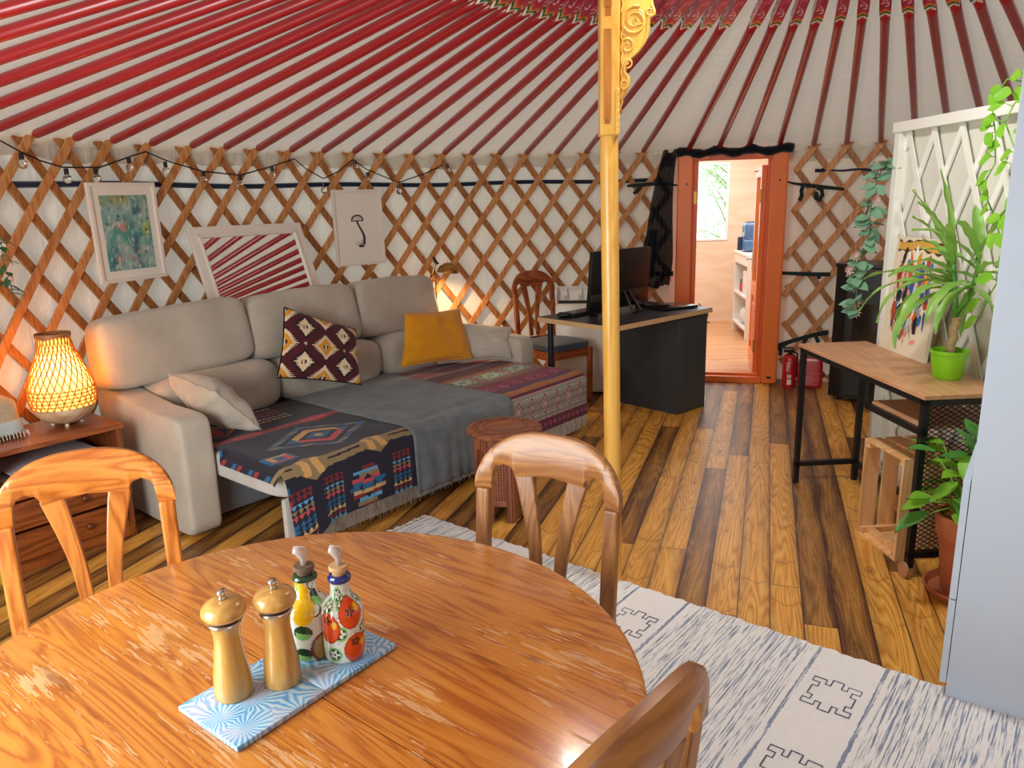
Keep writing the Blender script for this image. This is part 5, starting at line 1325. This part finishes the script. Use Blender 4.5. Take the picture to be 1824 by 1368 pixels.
m = MB(); m.rbox((0, .002, .019), (.33, .232, .006), .0025, 2); m.build('lid', MBG, lp, auto=40)
m = MB(); [m.bb(x-.02, x+.02, y-.006, y+.006, 0, .004) for x in (-.13, .13) for y in (-.09, .09)]; m.build('rubber_foot', BLK, lp)
ms = thing('computer_mouse', 'black computer mouse at the left corner of the desk', 'mouse', ondesk(.10, .53), DR_+.9)
m = MB(); m.puff((0, 0, .018), (.062, .105, .036), 2.6, 10, fn=lambda q: Vector((q.x, q.y, q.z if q.z > 0 else q.z*.9))); m.build('shell', MBK, ms, smooth=True)
m = MB(); m.tube([(-.003, .030, .034), (.003, .030, .034)], .007, 10); m.build('wheel', BLK, ms)
kb = thing('keyboard', 'black keyboard on the desk between mouse and monitor', 'keyboard', ondesk(.33, .55), DR_+.05)
m = MB(); m.rbox((0, 0, .009), (.40, .14, .018), .004, 2); m.build('base', MBK, kb, auto=40)
m = MB()
for i in range(14):
    for j in range(5): m.rbox((-.182+i*.028, -.052+j*.026, .021), (.024, .022, .008), .002, 1)
m.build('keys', MBG, kb)

# portable air conditioner behind the desk
ACW = plain('cream_plastic', 'efe6da', .4, var=.03); AR_ = math.radians(-8)
ac = thing('air_conditioner', 'white portable air conditioner with raised flap, behind the desk', 'air conditioner', (.60, 6.10, 0), AR_)
m = MB(); m.rbox((0, 0, .385), (.44, .30, .73), .02, 3); m.build('housing', ACW, ac, auto=40)
m = MB(); m.bb(-.20, .20, -.12, .06, .748, .752); m.build('air_outlet', plain('dark_slot', '101010', .8), ac)
m = MB(); m.grid(lambda u, v: (-.21+.42*u, .05+.05*math.sin(v*2.2)-.02*v, .752+.115*v), 10, 8); m.build('flap', ACW, ac, smooth=True, solid=.006)
m = MB(); [m.tube([(x, .045, .757), (x, .02, .80), (x, .07, .86)], [.02, .012, .004], 8, flat=.25) for x in (-.14, -.02, .10, .19)]; m.build('flap_rib', ACW, ac)
m = MB(); m.add([(-.215, -.06, .75), (-.215, .08, .75), (-.215, .08, .86), (-.215, .03, .845), (-.215, -.03, .80)], [(0, 1, 2, 3, 4)]); m.build('flap_cheek', ACW, ac, solid=.006)
m = MB(); [m.puff((x, y, .015), (.04, .03, .03), 3, 4) for x in (-.17, .17) for y in (-.1, .1)]; m.build('caster', BLK, ac)

# stove
STV = plain('black_stove_steel', '141719', .35, var=.1); STG = plain('stove_glass', '16130f', .06, var=.3, scale=4, coat=.6)
sv = thing('pellet_stove', 'black slatted stove standing against the lattice behind the metal desk', 'stove', (2.43, 5.60, 0), math.atan2(-.64, .77))
m = MB(); m.prism([(0, .05), (.10, 0), (.46, 0), (.52, .05), (.52, .42), (0, .42)], .03, 1.02); m.build('body', STV, sv, bevel=.006)
m = MB(); m.prism([(-.01, .045), (.095, -.012), (.465, -.012), (.53, .045), (.53, .43), (-.01, .43)], 1.02, 1.045); m.build('top_plate', STV, sv, bevel=.004)
m = MB(); m.bb(.10, .46, -.012, 0, .05, .86); m.build('door', plain('stove_door', '0f1214', .3), sv, bevel=.004)
m = MB(); m.bb(.16, .40, -.015, -.012, .42, .76); m.build('glass_pane', STG, sv)
m = MB(); [m.bb(.12, .44, -.012, 0, .885+k*.024, .885+k*.024+.012) for k in range(5)]; m.build('louvre', plain('louvre', '1d2123', .3), sv)
m = MB(); m.bb(.12, .44, -.02, -.012, .06, .36); m.build('lower_panel', plain('ash_panel', '121516', .4), sv, bevel=.004)
m = MB(); [m.tube([(x, y, 0), (x, y, .03)], .02, 8) for x in (.08, .44) for y in (.08, .36)]; m.build('foot', BLK, sv)

# extinguisher and boxes by the door
REDG = plain('extinguisher_red', 'b5121c', .25, coat=.4, var=.08)
ex = thing('fire_extinguisher', 'red fire extinguisher standing beside the orange door post', 'fire extinguisher', (2.30, 6.03, 0), 0)
m = MB(); m.lathe([(0, 0), (.052, 0), (.055, .01), (.055, .24), (.050, .26), (.03, .275), (0, .275)], 32); m.build('cylinder', REDG, ex, auto=40)
m = MB(); m.tube([(0, 0, .27), (0, 0, .30)], .018, 12); m.bb(-.05, .03, -.012, .012, .295, .315); m.bb(-.06, .02, -.01, .01, .325, .335); m.tube([(.02, 0, .30), (.06, 0, .28), (.065, 0, .20), (.062, 0, .08)], .007, 8); m.build('valve', BLK, ex)
def letters(body, size, mat, parent, M_, name='lettering'):
    tc = bpy.data.curves.new(name, 'FONT'); tc.body = body; tc.size = size; tc.extrude = .0004; tc.align_x = 'CENTER'
    o = bpy.data.objects.new(name, tc); C.objects.link(o); d_ = bpy.context.evaluated_depsgraph_get(); me = bpy.data.meshes.new_from_object(o.evaluated_get(d_)); bpy.data.objects.remove(o)
    o = bpy.data.objects.new(name, me); C.objects.link(o); me.materials.append(mat); o.parent = parent; o.matrix_local = M_; return o
WLT = plain('white_print', 'f2e6e2', .5)
letters('FIRE', .045, WLT, ex, Matrix.Translation((-.015, -.0555, .185)) @ Matrix.Rotation(PI/2, 4, 'X') @ Matrix.Rotation(PI/2, 4, 'Z'))
m = MB(); m.bb(-.035, .0, -.0565, -.0545, .03, .075); [m.bb(-.035+k*.012, -.027+k*.012, -.0565, -.0545, .085, .115) for k in range(3)]; m.build('label', WLT, ex)
fb = thing('fire_blanket_pouch', 'red soft pouch with small white print standing right of the fire extinguisher', 'pouch', (2.455, 5.98, 0), -.5)
m = MB(); m.puff((0, 0, .13), (.19, .05, .255), 7, 8, fn=lambda q: Vector((q.x*(1-.12*(q.z/.13)*0.3), q.y, q.z))); m.build('pouch', REDG, fb, smooth=True)
m = MB(); [m.bb(-.07, .06-.02*(k % 3), -.0275, -.0262, .03+k*.013, .034+k*.013) for k in range(6)]; m.bb(-.08, .08, -.0275, -.0262, .128, .131); m.bb(-.06, -.03, -.0275, -.0262, .17, .18); m.build('print', plain('faded_print', 'e08a90', .5), fb)

# ------------------------------------------------------------------ metal side desk, crate, trellis
OAK = wood('light_oak_board', 'dcaa80', 'c28e64', 'y', 5, .45, .1, 9, .5); BMT = plain('black_powder_coat', '16191c', .4, var=.1)
wd = thing('metal_frame_desk', 'narrow desk with light wood top and black metal frame, in front of the white trellis', 'desk', (1.605, 2.80, 0), math.radians(3.1)); LZ = .78; LW, LL = .36, 1.11
m = MB(); m.bb(-.008, LW, -.008, LL+.008, LZ-.018, LZ); m.build('desk_top', OAK, wd, bevel=.002)
b_ = .026
def bar(m, p, q):
    (x0, y0, z0), (x1, y1, z1) = p, q; m.bb(min(x0, x1)-b_/2*(x0 == x1), max(x0, x1)+b_/2*(x0 == x1), min(y0, y1)-b_/2*(y0 == y1), max(y0, y1)+b_/2*(y0 == y1), min(z0, z1)-b_/2*(z0 == z1), max(z0, z1)+b_/2*(z0 == z1))
TB = LZ-.018-b_/2
for x, y, z in ((.013, LL-.013, 0), (LW-.013, LL-.013, 0), (.013, .013, .045), (LW-.013, .013, .045)):
    m = MB(); bar(m, (x, y, z), (x, y, TB)); m.build('leg', BMT, wd)
m = MB()
for p, q in (((.013, 0, TB), (.013, LL, TB)), ((LW-.013, 0, TB), (LW-.013, LL, TB)), ((0, .013, TB), (LW, .013, TB)), ((0, LL-.013, TB), (LW, LL-.013, TB)), ((0, LL-.013, .11), (LW, LL-.013, .11)), ((0, .013, .10), (LW, .013, .10)), ((LW-.013, 0, .10), (LW-.013, LL, .10)),
             ((.013, 0, .625), (.013, .42, .625)), ((.013, .42, .615), (.013, .42, TB)), ((LW-.013, 0, .625), (LW-.013, .42, .625)), ((LW-.013, .42, .615), (LW-.013, .42, TB))): bar(m, p, q)
m.build('frame_rail', BMT, wd)
m = MB(); m.bb(.02, LW-.02, .02, .42, .635, .648); m.build('under_shelf', OAK, wd)
m = MB(); z0, z1 = .115, TB-.01; w_ = LW-.05; pz = .020; px_ = .034
for sg in (-1, 1):
    k = -60
    while k < 80:
        # strands run diagonally across the end frame
        a0 = k*px_; pts = []
        sl = sg*px_/pz                                  # dy per dz
        za, zb = z0, z1
        xa, xb = a0+sl*0, a0+sl*(z1-z0)
        lo, hi = .025, .025+w_
        t0, t1 = 0.0, 1.0
        for bound, s_ in ((lo, 1), (hi, -1)):
            fa, fb_ = s_*(xa-bound), s_*(xb-bound)
            if fa < 0 and fb_ < 0: t0, t1 = 1, 0; break
            if fa < 0: t0 = max(t0, fa/(fa-fb_))
            if fb_ < 0: t1 = min(t1, fa/(fa-fb_))
        if t1 > t0+1e-4:
            P0 = (xa+(xb-xa)*t0, .013, z0+(z1-z0)*t0); P1 = (xa+(xb-xa)*t1, .013, z0+(z1-z0)*t1)
            m.tube([P0, P1], .0021, 4, caps=False)
        k += 1
m.build('mesh_panel', BMT, wd)
for x in (.013, LW-.013):
    m = MB(); m.tube([(x-.013-(.012 if x < .1 else -.026), .013, .033), (x-.013+(.0 if x < .1 else .04), .013, .033)], .032, 20); m.build('caster', plain('wood_caster', 'b98a63', .5), wd, auto=40)
    m = MB(); m.bb(x-.006, x+.006, .005, .021, .02, .05); m.build('caster_pin', STEEL, wd)

CRT = wood('crate_pine', 'f2c894', 'd9a468', 'z', 6, .6, .05, 9, .7); CRX = wood('crate_pine_across', 'f2c894', 'd9a468', 'x', 6, .6, .05, 9, .7)
cr = thing('wooden_crate', 'slatted pine crate tipped on end beneath the metal frame desk', 'crate', (1.630, 2.945, 0), math.radians(5)); CW, CH, CD = .30, .465, .27     # opening spans y 0..CW, z 0..CH; depth along +x
t_ = .011
for x0 in (0, .095, .19):
    m = MB(); m.bb(x0, x0+.075, 0, t_, t_, CH-t_); m.build('slat', CRT, cr, bevel=.001)
    m = MB(); m.bb(x0, x0+.075, CW-t_, CW, t_, CH-t_); m.build('slat', CRT, cr, bevel=.001)
for z0 in (0, CH-t_):
    for x0 in (0, .095, .19): m = MB(); m.bb(x0, x0+.075, 0, CW, z0, z0+t_); m.build('slat', CRX, cr, bevel=.001)
for y0 in (.012, .112, .212): m = MB(); m.bb(CD-t_, CD, y0, y0+.076, t_, CH-t_); m.build('slat', CRT, cr, bevel=.001)
for z0 in (t_, CH-t_-.026):
    for y0 in (t_, CW-t_-.026): m = MB(); m.bb(.005, CD-t_, y0, y0+.026, z0, z0+.026); m.build('corner_batten', CRX, cr)
m = MB(); m.bb(.03, .055, t_+.026, CW-t_-.026, t_, t_+.03); m.build('cross_batten', CRX, cr)

# white trellis screen
TWH = plain('white_gloss_wood', 'f4f3ea', .4, var=.03, coat=.1); TBK = plain('screen_backing', 'dcdbcd', .6, var=.03)
trl = thing('trellis_screen', 'tall white diamond trellis screen behind the metal frame desk', 'trellis', (2.040, 4.01, 0), math.radians(-90+3.4)); TL_, THH = 1.60, 1.875
for a_ in (0, TL_-.045): m = MB(); m.bb(a_, a_+.045, -.045, .02, 0, THH); m.build('frame_post', TWH, trl, bevel=.003)
m = MB(); m.bb(-.005, TL_+.005, -.055, .025, THH-.03, THH+.02); m.build('top_rail', TWH, trl, bevel=.003)
m = MB(); m.bb(.045, TL_-.045, -.04, .02, .02, .065); m.build('bottom_rail', TWH, trl, bevel=.003)
m = MB(); m.bb(.045, TL_-.045, .004, .012, .065, THH-.03); m.build('backing', TBK, trl)
zc0, zc1 = .065, THH-.03
def tl_lath(x0, sg, y, name='lath'):
    sl = .1/.212; xa, xb = x0, x0+sg*sl*(zc1-zc0); t0, t1 = 0.0, 1.0; lo, hi = .045, TL_-.045
    for bound, s_ in ((lo, 1), (hi, -1)):
        fa, fb_ = s_*(xa-bound), s_*(xb-bound)
        if fa < 0 and fb_ < 0: return
        if fa < 0: t0 = max(t0, fa/(fa-fb_))
        if fb_ < 0: t1 = min(t1, fa/(fa-fb_))
    if t1-t0 < .02: return
    m = MB(); P0 = Vector((xa+(xb-xa)*t0, y, zc1-(zc1-zc0)*t0)); P1 = Vector((xa+(xb-xa)*t1, y, zc1-(zc1-zc0)*t1)); m.ribbon([P0, P1], .030, .010, (1, 0, 0)); m.build('lath', TWH, trl)
for k in range(-6, 14):
    tl_lath(.29+.205*k, 1, -.022); tl_lath(.29+.205*k, -1, -.010)

# leaning painted board
def art(u, v):
    y = v; x = u; c = lin('e8dcc0')
    if .02 < v < .14 and .05 < u < .98 and abs(v-(.07+.012*math.sin(u*9))) < .045+.01*math.sin(u*30): c = lin('d8a84a') if abs(v-(.07+.012*math.sin(u*9))) < .032 else lin('4a3626')
    for k, (cx, cy_, w, h, col, a) in enumerate(STROKES):
        dx, dy = x-cx, (y-cy_); X = dx*math.cos(a)+dy*math.sin(a); Y = -dx*math.sin(a)+dy*math.cos(a)
        r = (X/w)**2+(Y/h)**2+.5*mnoise.noise(Vector((x*25, y*25, k)))
        if r < 1: c = col
    return c
rg = random.Random(17); PAL = [lin(c) for c in ('e0641e', '2f7fb0', '3b5ba0', 'e8a0a0', '2a2622', '8a8f9c', 'd8a030', 'f2efe6', 'b5502a', 'c9d6d6')]
STROKES = [(rg.uniform(.15, .85), rg.uniform(.16, .72), rg.uniform(.022, .055), rg.uniform(.04, .11), rg.choice(PAL), rg.uniform(-.5, .5)) for _ in range(60)]
STROKES += [(rg.uniform(.2, .75), rg.uniform(.62, .88), rg.uniform(.03, .07), rg.uniform(.02, .05), rg.choice([lin('2f7fb0'), lin('d9603a'), lin('e79a9a'), lin('d8632a')]), rg.uniform(-1, 1)) for _ in range(9)]
STROKES += [(rg.uniform(.12, .8), rg.uniform(.2, .92), .006, rg.uniform(.04, .1), lin('2a2622'), rg.uniform(-.6, .6)) for _ in range(22)]
ab = thing('painted_board', 'cream board with loose colourful brush strokes leaning on the white trellis', 'painting', (1.897, 3.352, LZ), math.radians(88)); Mb = Matrix.Rotation(math.radians(0), 4, 'Z')
BW, BH = .44, .56; ML = Matrix.Rotation(math.radians(5.0), 4, 'Y')
m = MB(); m.bb(.0, .016, 0, BW, 0, BH, M=ML); 
ab.rotation_euler = (0, 0, math.radians(-1))
m.build('board', plain('raw_canvas', 'e6dcc4', .8, var=.04), ab, bevel=.002)
m = MB(); m.grid(lambda u, v: (-.0012, BW*(1-u), BH*(1-v)), 130, 170, M=ML, colfn=art, flip=False); m.build('painted_face', painted('oil_paint', .6, .35, 90, weave=.06), ab, color=True)

# ------------------------------------------------------------------ plants
LGN = plain('fresh_leaf', '7cb83c', .4, var=.25, scale=9); LGD = plain('deep_leaf', '4f8f2e', .38, var=.25, scale=9)
def leaf2(name, c1, c2):
    n = NT(name); co = n.coord(); n.base(n.mix(n.noise(co, 11, 3), lin(c1), lin(c2))); n.rough(.42)
    tr_ = n.n.new('ShaderNodeBsdfTranslucent'); tr_.inputs[0].default_value = (*lin(c2), 1); mx = n.n.new('ShaderNodeMixShader'); mx.inputs[0].default_value = .3
    n.t.links.new(n.b.outputs[0], mx.inputs[1]); n.t.links.new(tr_.outputs[0], mx.inputs[2]); n.t.links.new(mx.outputs[0], n.n['Material Output'].inputs['Surface']); return n.m
DRL = leaf2('dracaena_leaf', '5c9c3c', 'a9d468'); PTL = leaf2('pothos_leaf', '4fa02c', 'a4d83e'); PTD = leaf2('pothos_dark_leaf', '2c7a30', '6bb04e')
def strap(m, base, az, el, L, W0, droop, twist=0, n=14):
    p = Vector(base); el0 = el; vs = []; d = Vector((math.cos(az)*math.cos(el), math.sin(az)*math.cos(el), math.sin(el))); side = Vector((-math.sin(az), math.cos(az), 0))
    for i in range(n+1):
        t_ = i/n; e_ = el-droop*t_**1.3; d = Vector((math.cos(az)*math.cos(e_), math.sin(az)*math.cos(e_), math.sin(e_)))
        w = W0*float(np.interp(t_, [0, .12, .3, .6, .85, 1], [.35, .5, .95, 1, .7, .04])); s = side*math.cos(twist*t_)+d.cross(side)*math.sin(twist*t_); up = d.cross(s)
        for k in (-1, -.5, 0, .5, 1): vs.append(p+s*w*.5*k+up*(-.16*W0*abs(k)*-1)+up*.004*math.sin(t_*22+k*2)*abs(k))
        p = p+d*L/n
    m.add(vs, [(i*5+k, i*5+k+1, (i+1)*5+k+1, (i+1)*5+k) for i in range(n) for k in range(4)])
gp = thing('potted_dracaena', 'tall strap-leaved plant in a lime green pot on the narrow desk', 'plant', (1.845, 3.075, LZ), 0)
m = MB(); m.lathe([(0, 0), (.052, 0), (.056, .004), (.066, .07), (.070, .105), (.074, .107), (.075, .122), (.070, .122), (.066, .100), (0, .100)], 40); m.build('pot', plain('lime_plastic', '86cc1c', .35, var=.04), gp, auto=50)
m = MB(); m.lathe([(0, .102), (.064, .100)], 24); m.build('soil', plain('dark_soil', '2e2018', 1, var=.5, scale=90), gp)
TRK = plain('dracaena_bark', 'b39468', .8, var=.3, scale=50, bump=.6, bscale=60)
m = MB(); tp_ = []
for k in range(24): z = .09+.17*k/23; tp_.append((.004*math.sin(k*.7)+.012*k/23, .0, z))
m.tube(tp_, [.0155+.0015*(k % 3) for k in range(24)], 12); m.build('trunk', TRK, gp, smooth=True)
m = MB(); m.tube([(.012, 0, .25), (.004, .01, .33), (-.004, .02, .42), (-.01, .03, .50)], [.013, .011, .010, .007], 10); m.tube([(.008, 0, .27), (.03, -.03, .33), (.04, -.05, .42), (.04, -.06, .50)], [.010, .009, .009, .006], 10); m.build('stem', LGD, gp, smooth=True)
m = MB(); rg = random.Random(12)
spec = []
for (cx, cy_, cz, n_) in ((-.01, .03, .49, 10), (.04, -.06, .50, 9)):
    for k in range(n_):
        az = k*2.4+rg.uniform(-.3, .3)+(1.3 if cz > .495 else 0); tt = k/(n_-1)
        spec.append(((cx, cy_, cz-.13+.13*tt), az, -.15+1.45*tt, rg.uniform(.26, .40)*(1-.2*tt), rg.uniform(.036, .048), 1.9-1.3*tt+rg.uniform(-.2, .2), rg.uniform(-.5, .5)))
spec += [((-.004, .02, .38), 2.0, .35, .46, .042, .9, .2), ((-.004, .02, .42), 1.7, .15, .44, .04, .55, .2), ((-.004, .02, .38), 2.4, .3, .42, .044, 1.6, -.3), ((0, .03, .46), 1.75, .95, .44, .036, .35, .4), ((0, .03, .48), 1.6, 1.25, .42, .03, .3, .3), ((.03, -.05, .48), -1.3, 1.15, .42, .034, .4, .3), ((.03, -.05, .44), -1.4, .2, .40, .04, 1.3, .3), ((0, .02, .40), 2.9, .2, .38, .042, 1.9, 0), ((0, .02, .38), 3.6, .3, .42, .044, 2.0, .2)]
for s_ in spec:
    b0, az, el, L, W0, dr_, tw = s_
    # keep the blades in front of the trellis
    if math.cos(az) > .35: az = PI-az; 
    strap(m, b0, az, el, L, W0, dr_, tw)
m.build('leaves', DRL, gp, smooth=True)

# terracotta pot
TER = plain('terracotta', 'b0603a', .75, var=.12, scale=7, bump=.2, bscale=50)
pp = thing('potted_pothos', 'leafy green plant in a terracotta pot and saucer on the floor', 'plant', (1.755, 2.645, 0), 0)
m = MB(); m.lathe([(0, .012), (.118, .010), (.135, .016), (.148, .040), (.152, .044), (.144, .046), (.130, .022), (0, .020)], 48); m.build('saucer', TER, pp, auto=50)
m = MB(); m.lathe([(0, .022), (.083, .022), (.088, .03), (.113, .255), (.125, .258), (.132, .335), (.131, .342), (.118, .342), (.114, .31), (0, .30)], 48); m.build('pot', TER, pp, auto=50)
m = MB(); m.lathe([(0, .303), (.115, .301)], 24); m.build('soil', plain('potting_soil', '2a1d15', 1, var=.5, scale=90), pp)
m = MB(); q = MB(); rg = random.Random(5); st_ = MB()
for k in range(34):
    a = rg.uniform(0, 2*PI); rr = rg.uniform(.03, .16); hz = rg.uniform(.36, .62) if k > 8 else rg.uniform(.34, .44)
    if k < 9: a = PI*.75+rg.uniform(-.9, .9); rr = rg.uniform(.12, .20)
    tip = Vector((rr*math.cos(a), rr*math.sin(a), hz)); b0 = Vector((.03*math.cos(a), .03*math.sin(a), .30)); md = (b0+tip)/2+Vector((0, 0, .05)); st_.tube([b0, md, tip], [.0035, .003, .0022], 6)
    heartleaf(q if k % 2 else m, tip, (math.cos(a), math.sin(a), rg.uniform(-.5, .5)), (0, 0, 1), rg.uniform(.09, .13), rg.uniform(.065, .09), rg.uniform(.1, .5), 8)
for k in range(12):
    a = rg.uniform(0, 2*PI); tip = Vector((.06*math.cos(a)+.05, .06*math.sin(a)-.02, .45+.02*k)); heartleaf(q, tip, (math.cos(a)*.7, math.sin(a)*.7, .9), (math.cos(a), math.sin(a), .2), .13, .08, .3, 8); st_.tube([(.02, 0, .30), tip], .003, 6)
st_.build('stems', LGN, pp, smooth=True); m.build('leaves', PTL, pp, smooth=True); q.build('leaves', PTD, pp, smooth=True)

# trailing plant over the trellis, upper right
tv = thing('trailing_pothos', 'trailing light green vine hanging over the right part of the white trellis', 'plant', (1.93, 3.0, 0), 0)
m = MB(); q = MB(); rg = random.Random(8)
paths = [[(.03, -.05, 1.93), (-.01, .03, 1.96), (-.03, .08, 1.88), (-.03, .03, 1.76), (-.03, .01, 1.65), (-.04, .06, 1.56), (-.04, -.04, 1.45), (-.04, -.10, 1.36)], [(.03, -.10, 1.92), (-.03, -.06, 1.86), (-.03, -.02, 1.80), (-.03, -.12, 1.66), (-.03, -.14, 1.52), (-.04, -.10, 1.40), (-.03, -.13, 1.25), (-.04, -.05, 1.12), (-.04, -.02, 1.05)], [(.03, -.18, 1.92), (-.03, -.16, 1.84), (-.03, -.20, 1.66), (-.03, -.18, 1.45), (-.03, -.22, 1.30)]]
for P_ in paths:
    m.tube(P_, .0028, 6)
    for k in range(len(P_)-1):
        for s_ in range(2):
            t_ = rg.random(); p = Vector(P_[k])*(1-t_)+Vector(P_[k+1])*t_; a = rg.choice([PI/2, -PI/2])+rg.uniform(-.8, .8)
            if math.cos(a) > 0: a = PI-a
            e_ = p+Vector((-.02, rg.uniform(-.03, .03), rg.uniform(-.02, .03))); m.tube([p, e_], .0018, 5)
            heartleaf(q, e_, (math.cos(a)*.5, math.sin(a), rg.uniform(-.9, .3)), (-1, 0, .4), rg.uniform(.055, .085), rg.uniform(.04, .06), .2, 8)
m.build('vines', LGN, tv, smooth=True); q.build('leaves', PTL, tv, smooth=True)

# flowering garland at the trellis edge
SAG = plain('sage_leaf', '7fae8c', .7, var=.25, scale=14); PKP = plain('pink_petals', 'e4b4ac', .7, var=.15, scale=30)
fg = thing('flower_garland', 'hanging garland of sage leaves and pale pink flowers at the trellis edge', 'garland', (1.955, 4.085, 0), 0)
gp_ = [(.035, -.04, 1.70), (.03, -.005, 1.68), (.0, .0, 1.58), (-.015, .005, 1.45), (-.005, .01, 1.34), (-.04, .0, 1.22), (-.055, .01, 1.10), (-.05, .0, .98), (-.035, .01, .89)]
m = MB(); m.tube(gp_, .003, 6); m.build('stem', plain('sage_stem', '5f7f5c', .8), fg, smooth=True)
m = MB(); q = MB(); rg = random.Random(3)
for k in range(len(gp_)-1):
    for s_ in range(7):
        t_ = rg.random(); p = Vector(gp_[k])*(1-t_)+Vector(gp_[k+1])*t_; a = rg.uniform(0, 2*PI); heartleaf(m, p, (math.cos(a)*.8-.3, math.sin(a), rg.uniform(-.6, .5)), (-.5, -.5, .7), rg.uniform(.065, .105), rg.uniform(.045, .065), .25)
for t_ in (.06, .10, .22, .30, .45, .62, .70, .80, .90, .97):
    i = int(t_*(len(gp_)-1)); f_ = t_*(len(gp_)-1)-i; p = Vector(gp_[i])*(1-f_)+Vector(gp_[i+1])*f_+Vector((rg.uniform(-.05, .01), rg.uniform(-.02, .04), 0))
    q = MB(); q.puff(tuple(p), (.009, .009, .009), 2.2, 4)
    for k in range(9): a = k*2*PI/9; heartleaf(q, p, (math.cos(a), -.5, math.sin(a)), (0, -1, 0), .036, .016, .1, 4)
    q.build('flower', PKP, fg, smooth=True)
m.build('leaves', SAG, fg, smooth=True)

# ------------------------------------------------------------------ white cabinet, right foreground
CAW = plain('sky_tinted_lacquer', 'ccdcee', .28, var=.02, coat=.2)  # white lacquer with the blue of reflected sky light mixed into its colour
cd = Vector((.81, -.585, 0)).normalized(); wc = thing('cabinet', 'tall white cabinet with drawer fronts cropped by the right edge of the photo', 'cabinet', (1.335, 2.045, 0), math.atan2(cd.y, cd.x)); KD, KW, KH = .55, .40, 1.90
m = MB(); m.bb(0, KD, 0, .018, 0, KH); m.bb(0, KD, KW-.018, KW, 0, KH); m.build('side_panel', CAW, wc, bevel=.001)
m = MB(); m.bb(0, KD, .018, KW-.018, KH-.018, KH); m.bb(0, KD, .018, KW-.018, .71, .728); m.bb(0.01, KD, .018, KW-.018, .04, .058); m.bb(0, KD, .018, KW-.018, 1.3, 1.318); m.build('shelf_board', CAW, wc)
m = MB(); m.bb(KD-.008, KD, .018, KW-.018, .04, KH-.018); m.build('back_panel', CAW, wc)
for z0, z1 in ((.05, .335), (.340, .725)): m = MB(); m.bb(-.021, -.002, .001, KW-.001, z0, z1); m.build('drawer_front', CAW, wc, bevel=.0015)
